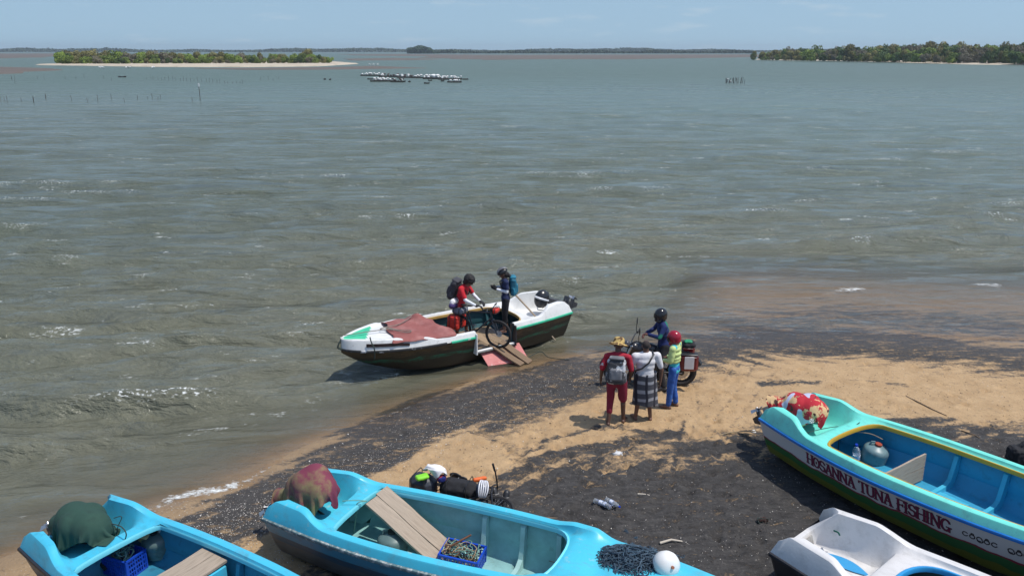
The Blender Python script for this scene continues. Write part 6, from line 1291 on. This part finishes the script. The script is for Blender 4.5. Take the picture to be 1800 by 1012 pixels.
# ---------------------------------------------------------------- far shore
def flat(name, label, poly, z, m, n=160, wob=0, seed=0, kind='structure', thick=.35, wx_=1.0):
    """low bank: raised sheet with an irregular outline"""
    rr_ = random.Random(seed); pts = []
    k = len(poly)
    for i in range(k):
        a_, b_ = Vector(poly[i]), Vector(poly[(i+1) % k]); s_ = max(2, int(n*(b_-a_).length/sum((Vector(poly[(j+1) % k])-Vector(poly[j])).length for j in range(k))))
        for j in range(s_):
            q = a_.lerp(b_, j/s_); f_ = wob*(float(vnoise(q.x*.03*wx_+seed, q.y*.03))-.5)+wob*.5*(float(vnoise(q.x*.11+seed, q.y*.11))-.5); pts.append((q.x+f_*.6, q.y+f_))
    cx = sum(p[0] for p in pts)/len(pts); cy = sum(p[1] for p in pts)/len(pts); v = [(x, y, -.3) for x, y in pts]+[(cx+(x-cx)*.97, cy+(y-cy)*.97, z) for x, y in pts]; N_ = len(pts)
    o = MB().add(v, [(i, (i+1) % N_, N_+(i+1) % N_, N_+i) for i in range(N_)]+[tuple(range(N_, 2*N_))]).build(name, m); recalc(o); return tag(o, kind=kind)
def g2(px, py): q = P(px, py, 0); return (q.x, q.y)
sandm = mat('bank_sand', (.48, .41, .31), .9, .08, .05, c2=(.34, .28, .20), c2lo=.5, c2hi=.7, c2scale=.12); mudm = mat('mud', (.125, .100, .078), .8, .15, .05, c2=(.085, .068, .052), c2lo=.45, c2hi=.65, c2scale=.05)
flat('sandbar', '', [g2(66, 114.5), g2(150, 110), g2(340, 108.6), g2(560, 108), g2(612, 110.5), g2(635, 112.6), g2(560, 117.2), g2(420, 118.8), g2(250, 118), g2(130, 115.8)], .5, sandm, 200, 5, 3)
flat('mud_bank', '', [g2(560, 119), g2(660, 116.5), g2(760, 120.2), g2(690, 121), g2(600, 122.5), g2(420, 123.5), g2(330, 121)], .12, mudm, 160, 5, 5)
flat('mud_bank', '', [g2(-200, 118), g2(-20, 118), g2(90, 121.5), g2(100, 124), g2(40, 127), g2(60, 129), g2(-20, 131.5), g2(-200, 130)], .22, mudm, 140, 7, 7)
flat('mud_flat', '', [g2(-700, 94.5), g2(100, 94.5), g2(120, 97), g2(100, 101), g2(-60, 104.5), g2(-700, 105)], .25, mudm, 120, 30, 8)
flat('mud_flat', '', [g2(600, 104.2), g2(690, 102.5), g2(780, 104.5), g2(720, 106.2), g2(620, 106.8)], .25, mudm, 120, 10, 9)
flat('mud_flat', '', [g2(590, 96), g2(700, 95.6), g2(860, 97), g2(1330, 96), g2(1500, 96.5), g2(1420, 99.5), g2(1240, 102.5), g2(1100, 105), g2(960, 104.5), g2(850, 106), g2(730, 102), g2(760, 99.5), g2(640, 98.5)], .25, mudm, 200, 22, 10)
flat('headland_ground', '', [g2(1318, 105.5), g2(1480, 107.8), g2(1570, 110.2), g2(1700, 114), g2(1900, 116), g2(2500, 118), g2(2900, 100), g2(1900, 97), g2(1500, 99), g2(1330, 102)], .7, sandm, 200, 5, 11)

def crown_mesh(name, seed, lobes, leaf, n_leaf, spread=(1, 1, 1)):
    rr_ = random.Random(seed); v = []; f = []
    cs = []
    for i in range(lobes):
        a_ = rr_.uniform(0, 6.28); r_ = rr_.uniform(0, .75)**.7; z_ = rr_.uniform(.12, .80)*(1-.35*r_); cs.append((Vector((math.cos(a_)*r_*.75*spread[0], math.sin(a_)*r_*.75*spread[1], z_*spread[2])), rr_.uniform(.16, .34)))
    for i in range(n_leaf):
        c_, r_ = cs[rr_.randrange(lobes)]; d = Vector((rr_.gauss(0, 1), rr_.gauss(0, 1), rr_.gauss(.15, 1))).normalized(); p = c_+Vector((d.x, d.y, d.z*.75))*r_*rr_.uniform(.75, 1.08)
        if p.z < .0: p.z = rr_.uniform(0, .1)
        nn = (d+Vector((rr_.gauss(0, .5), rr_.gauss(0, .5), rr_.gauss(.2, .5)))).normalized(); u = nn.orthogonal().normalized(); u = (Quaternion(nn, rr_.uniform(0, 6.28)) @ u); w_ = nn.cross(u); s_ = leaf*rr_.uniform(.6, 1.3); k = len(v)
        v += [p-u*s_, p-w_*s_*.6, p+u*s_, p+w_*s_*.6]; f.append((k, k+1, k+2, k+3))
    # inner mass so that the crown is not see-through everywhere
    me = bpy.data.meshes.new(name); me.from_pydata(v, [], f); return me
def leafmat(name, c, c2):
    m = mat(name, c, .75, .25, .55, c2=c2, c2lo=.4, c2hi=.65, c2scale=.5, rnd=.28, spec=.25, det=3); return m
leafs = [leafmat('leaf_mangrove_green', (.12, .17, .035), (.19, .24, .05)), leafmat('leaf_bright_green', (.17, .24, .04), (.24, .31, .06)), leafmat('leaf_olive', (.17, .165, .055), (.25, .21, .08)), leafmat('leaf_grey_brown', (.19, .165, .115), (.16, .155, .085)), leafmat('leaf_dark_green', (.065, .105, .03), (.10, .15, .04))]
barkm = mat('bark_grey', (.12, .095, .075), .9, .2, 3)
protos = []
for mi, lm in enumerate(leafs):
    for s_ in range(2):
        me = crown_mesh('crown', 100+mi*7+s_, 13+s_*5, .062, 2100, (1, 1, 1)); me.materials.append(lm)
        tr_ = MB(); tr_.tube([(0, 0, -.05), (.03, .02, .2), (0, .05, .45)], [.045, .035, .02], 6)
        for k in range(4): a_ = k*1.6+s_; tr_.tube([(0, .01, .1+.05*k), (math.cos(a_)*.2, math.sin(a_)*.2, .32+.04*k), (math.cos(a_)*.42, math.sin(a_)*.42, .5)], [.022, .016, .008], 5)
        tm = tr_.build('trunk', barkm, None); tme = tm.data; bpy.data.objects.remove(tm); protos.append((me, tme))
def tree(loc, h, w, pi, label, group, name='mangrove_tree', rz=0):
    me, tme = protos[pi]; o = bpy.data.objects.new(name, None); col.objects.link(o); o.location = loc; o.rotation_euler = (0, 0, rz); o.scale = (w/1.9, w/1.9, h); tag(o, label, 'tree', group)
    for nm, d in (('crown', me), ('trunk', tme)): c_ = bpy.data.objects.new(nm, d); col.objects.link(c_); c_.parent = o
rr = random.Random(11)
kinds = ['dark green bushy tree', 'bright green bushy tree', 'olive green bushy tree', 'dry grey brown bush', 'deep green dense tree']
# left island: rows from the front edge to the back
N_ = 0
for row, (py, cnt) in enumerate(((112.6, 46), (111.6, 40), (110.4, 34))):
    for i in range(cnt):
        px = 106+(582-106)*(i+rr.random()*.8)/cnt; pyy = py-1.2*(px-106)/476+rr.uniform(-.2, .2)
        q = P(px, pyy, .4); h = .93*rr.uniform(5.0, 7.6)-(1.6 if px > 230 else 0)-(.6 if px > 430 else 0)+(1.2 if 240 < px < 300 else 0)+(1.6 if abs(px-535) < 22 else 0)+row*.5
        if row == 0: h *= rr.uniform(.5, .9) if px > 130 else 1
        pi = rr.choices((0, 1, 2, 3, 4), (3, 4, 4, 2 if row == 0 else .8, .6))[0]; k = pi*2+rr.randrange(2)
        tree(q, h, h*rr.uniform(1.2, 1.9), k, kinds[pi]+' on the low island at the left', kinds[pi]+('es' if pi == 3 else 's')+' on the left island', rz=rr.uniform(0, 6.3))
for row, (dy, cnt) in enumerate(((0, 62), (-1.0, 52), (-2.2, 44), (-3.6, 36))):
    for i in range(cnt):
        px = 1322+(1990-1322)*(i+rr.random()*.8)/cnt; t_ = (px-1322)/(1800-1322); pyy = 105.3+7.0*min(t_, 1.2)**1.1+dy*(.6+.6*t_)+rr.uniform(-.2, .2)
        q = P(px, pyy, .6); h = .88*(7.0+3.2*min(1, t_*2.5)+row*1.0+(1.6*t_)*1.5)*rr.uniform(.68, 1.02)
        if row == 0: h *= rr.uniform(.55, .85)
        if px < 1350: h *= .75
        pi = rr.choices((0, 1, 2, 3, 4), (3, 1.6, 3, 1.6, 3))[0]; k = pi*2+rr.randrange(2)
        tree(q, h, h*rr.uniform(1.15, 1.7), k, kinds[pi]+' on the headland at the right', kinds[pi]+('es' if pi == 3 else 's')+' on the right headland', rz=rr.uniform(0, 6.3))
# far woods: a mass of foliage along the horizon, and the wooded hill in front of it
def wood(name, px0, px1, py, hfun, n, leaf, depth, m, seed, label=None):
    rr_ = random.Random(seed); v = []; f = []
    for i in range(n):
        px = rr_.uniform(px0, px1); q = P(px, py, 0); h = hfun(px); y = q.y+rr_.uniform(0, depth); z_ = h*(rr_.random()**.7)*(.75+.35*float(vnoise(px*.08, y*.02+seed))); c_ = Vector((q.x*y/q.y, y, z_)); s_ = leaf*rr_.uniform(.6, 1.2)
        u = Vector((rr_.gauss(0, 1), rr_.gauss(0, 1), rr_.gauss(0, .4))).normalized()*s_; w_ = Vector((rr_.gauss(0, 1), rr_.gauss(0, 1), rr_.gauss(0, 1))).cross(u).normalized()*s_*.7; k = len(v); v += [c_-u, c_-w_, c_+u, c_+w_]; f.append((k, k+1, k+2, k+3))
    o = MB().add(v, f).build(name, m); return tag(o, kind='stuff')
farm = mat('far_foliage', (.045, .070, .035), .9, .2, .02)
wood('far_woods', -250, 2050, 91.9, lambda p: 9+3*math.sin(p*.013)+2*math.sin(p*.041), 26000, 4.2, 120, farm, 1)
wood('hill_woods', 716, 770, 94.6, lambda p: 2+13*max(0, 1-((p-737)/26)**2)**.5, 5000, 2.2, 60, mat('hill_foliage', (.045, .085, .035), .9, .2, .02), 2); wood('shore_woods', 760, 1325, 94.3, lambda p: 5.2+1.5*math.sin(p*.05), 9000, 2.4, 60, farm, 3)

# ---------------------------------------------------------------- rafts, floats, stakes, birds on the lagoon
raftm = mat('raft_bamboo_dark', (.035, .032, .030), .85, .3, 2); foamw = mat('raft_float_white', (.74, .73, .70), .7, .08, 2)
rr = random.Random(19)
for i, (px, py, wpx, d_, heap) in enumerate(((652, 133.6, 34, 3.2, 'white'), (690, 135.5, 44, 3.5, 'grey'), (716, 137, 34, 3, 'mixed'), (652, 140, 12, 1.2, ''), (668, 139.8, 18, 1.4, ''), (674, 143.6, 44, 2.6, 'white'), (700, 144.6, 26, 2.2, 'mixed'), (742, 137.5, 36, 2.6, 'white'), (765, 139, 40, 3.4, 'whitebig'), (792, 140.2, 38, 3, 'white'), (756, 142.6, 9, 1, ''), (778, 143.6, 8, 1, ''), (799, 145.3, 24, 1.5, 'white1'), (751, 147.4, 12, 1, ''), (818, 140.4, 11, 1, ''), (720, 144.8, 5, .7, ''), (571, 140.8, 6, .7, ''), (581, 141.2, 5, .6, ''), (215, 136.3, 14, 1.2, ''))):
    q = P(px, py, 0); W_ = wpx*q.y/CF/.96*1.0; r_ = thing('raft', 'x', 'raft', (q.x, q.y, .15), (0, 0, rr.uniform(-.12, .12))); nd = max(2, int(d_/.5))
    for k in range(nd): MB().tube([(-W_/2+rr.uniform(0, .4), (k-nd/2)*.5, 0), (0, (k-nd/2)*.5, rr.uniform(-.04, .06)), (W_/2-rr.uniform(0, .4), (k-nd/2)*.5, 0)], .12, 6).build('log', raftm, r_)
    nc = max(2, int(W_/1.2))
    for k in range(nc): x_ = -W_/2+.3+(W_-.6)*k/(nc-1); MB().tube([(x_, -d_/2, .16), (x_, d_/2, .16)], .07, 5).build('cross_beam', raftm, r_)
    r_['label'] = {0: 'dark raft heaped with white sacks at the left end of the raft cluster', 1: 'dark raft with grey bundles behind the left rafts', 2: 'raft with mixed bundles in the middle of the cluster', 3: 'small bare raft at the near left of the cluster', 4: 'narrow bare raft between the left rafts', 5: 'nearest long raft with white sacks on the left', 6: 'raft joined to the right end of the nearest long raft', 7: 'raft with pale sacks right of the cluster gap', 8: 'raft with the tallest white heap of the cluster', 9: 'long raft with pale sacks at the right', 10: 'tiny bare raft under the tallest white heap', 11: 'tiny bare raft under the right long raft', 12: 'small raft with one white sack, nearest on the right', 13: 'low bare raft nearest the camera in the cluster', 14: 'raft end jutting out farthest right of the cluster', 15: 'tiny raft beside the nearest long raft', 16: 'small dark float left of the raft cluster, the left one', 17: 'small dark float left of the raft cluster, the right one', 18: 'dark low raft alone off the sandbar'}[i]
    r_['group'] = 'rafts anchored in the lagoon'
    ns = {'white': int(W_*2.6), 'mixed': int(W_*2), 'whitebig': int(W_*2.8), 'white1': 5, 'grey': int(W_*2), '': 0}[heap]
    for k in range(ns):
        x_ = rr.uniform(-W_/2+.4, W_/2-.4); s_ = rr.uniform(.35, .6); wh = heap in ('white', 'whitebig', 'white1') or rr.random() < .3
        if heap == 'whitebig' and k < 6: x_ = rr.uniform(-.8, .8); s_ = .75
        z_ = .35+(rr.choice((0, .35, .7)) if heap == 'whitebig' and k < 6 else rr.choice((0, 0, .25)))
        m_, e_ = place(r_, x_, rr.uniform(-d_/2+.3, d_/2-.3), z_, rr.uniform(0, 3)); b = MB().ell((0, 0, 0), (s_*.8, s_*.5, s_*.42), None, 8, 6); o = b.build('sack' if wh else 'bundle', foamw if wh else mat('raft_bundle_grey', (.10, .085, .08), .9, .2, 2), None, 180, m_, e_)
        tag(o, 'white sack lying on a raft of the lagoon cluster' if wh else 'grey bundle lying on a raft of the lagoon cluster', 'sack' if wh else 'bundle', 'white sacks heaped on the rafts' if wh else 'grey bundles heaped on the rafts')
stm = mat('stake_wood', (.12, .105, .09), .9, .2, 2); rr = random.Random(23)
spots = [(20+rr.uniform(-8, 8), 143+rr.uniform(-5, 5)) for _ in range(4)]
spots += [(px, 141+rr.uniform(-3, 3)) for px in (66, 78, 115, 134, 148, 182, 196)]+[(258+i*6.5+rr.uniform(-2, 2), 139.5+i*.35+rr.uniform(-1, 1)) for i in range(27)]
spots += [(px, 176+rr.uniform(-3, 4)) for px in (2, 8, 13, 38, 59, 126, 154, 172, 196, 219, 242, 260, 268, 278, 282, 338, 60, 81, 80)]
spots += [(px, 140+rr.uniform(-4, 5)) for px in (458, 464, 472, 480, 486, 490)]
for i, (px, py) in enumerate(spots):
    q = P(px, py, 0); h = rr.uniform(.5, 1.25)*(.9 if py < 150 else .75); st_ = MB().tube([(0, 0, -.5), (rr.gauss(0, .02), 0, h*.5), (rr.gauss(0, .05), 0, h)], .030, 5).build('stake', stm, None, None, q); tag(st_, 'thin wooden stake standing in the shallow lagoon at the left', 'stake', 'stakes in the lagoon at the left')
q = P(352, 176, 0); st_ = MB().tube([(0, 0, -.5), (.02, 0, 1.0), (0, 0, 1.9)], .05, 5).build('stake', stm, None, None, q); tag(st_, 'taller stake with a small white marker on its top', 'stake'); fm_ = MB().box((0, 0, 2.15), (.22, .1, .5), bev=.05).build('marker', foamw, st_)
ft = thing('fish_trap', 'cluster of sticks and pale foam of a fish trap off the headland', 'fish trap', P(1289, 147, 0))
for i in range(18): x_, y_ = rr.uniform(-1.8, 1.8), rr.uniform(-1, 1); MB().tube([(x_, y_, -.3), (x_+rr.gauss(0, .2), y_, rr.uniform(.6, 1.5))], .05, 5).build('stick', stm, ft)
for i in range(4): MB().ell((rr.uniform(-1.5, -.3), rr.uniform(-.5, .5), rr.uniform(.2, .9)), (.3, .2, .18), None, 8, 6).build('foam_block', mat('dull_foam', (.45, .46, .45), .8), ft, 180)
q = P(1308, 149, 0); tag(MB().tube([(0, 0, -.3), (.1, 0, 1.1)], .045, 5).build('stake', stm, None, None, q), 'lone stake right of the fish trap off the headland', 'stake')
def bird(px, py, s_=1.0, gr='white birds standing off the sandbar'):
    q = P(px, py, 0); o = thing('bird', 'white water bird standing in the shallows off the left sandbar', 'bird', (q.x, q.y, 0), (0, 0, rr.uniform(0, 6.3)), gr); o.scale = (s_,)*3
    t = MB(); t.ell((0, 0, .45), (.26, .13, .15), (0, -.3, 0), 10, 8); t.tube([(.18, 0, .5), (.28, 0, .68), (.24, 0, .82)], [.06, .04, .035], 6); t.ell((.27, 0, .84), (.06, .04, .04), None, 8, 6); remesh(t.build('body', foamw, o), .03, 1)
    MB().tube([(.31, 0, .84), (.44, 0, .82)], [.02, .006], 5).build('beak', mat('beak_yellow', (.5, .3, .05)), o)
    for y_ in (-.05, .05): MB().tube([(0, y_, .38), (0, y_, -.1)], .012, 4).build('leg', stm, o)
for px in (176, 180, 183, 222, 226, 229, 268, 271): bird(px, 121.5+rr.uniform(-1, 1), 1.7)
for px in (650, 654, 657, 661, 664): bird(px, 116.4+rr.uniform(-.3, .3), 1.6, None)
for o_ in [o for o in bpy.data.objects if o.name.startswith('bird') and 'group' not in o.keys()]: o_['label'] = 'white water bird standing on the mud behind the raft cluster'; o_['group'] = 'white birds behind the rafts'

# ---------------------------------------------------------------- the air between here and the far shore
hz = MB().box((0, 2400, 16.5), (10900, 5700, 40)).build('haze', [], None)
hm = bpy.data.materials.new('sea_haze'); hm.use_nodes = True; hm.node_tree.nodes.clear(); ho = hm.node_tree.nodes.new('ShaderNodeOutputMaterial'); hv = hm.node_tree.nodes.new('ShaderNodeVolumePrincipled'); hv.inputs['Density'].default_value = .00015; hv.inputs['Color'].default_value = (.72, .82, .90, 1); hv.inputs['Anisotropy'].default_value = .2
hm.node_tree.links.new(hv.outputs[0], ho.inputs['Volume']); hz.data.materials.append(hm); hz['kind'] = 'stuff'
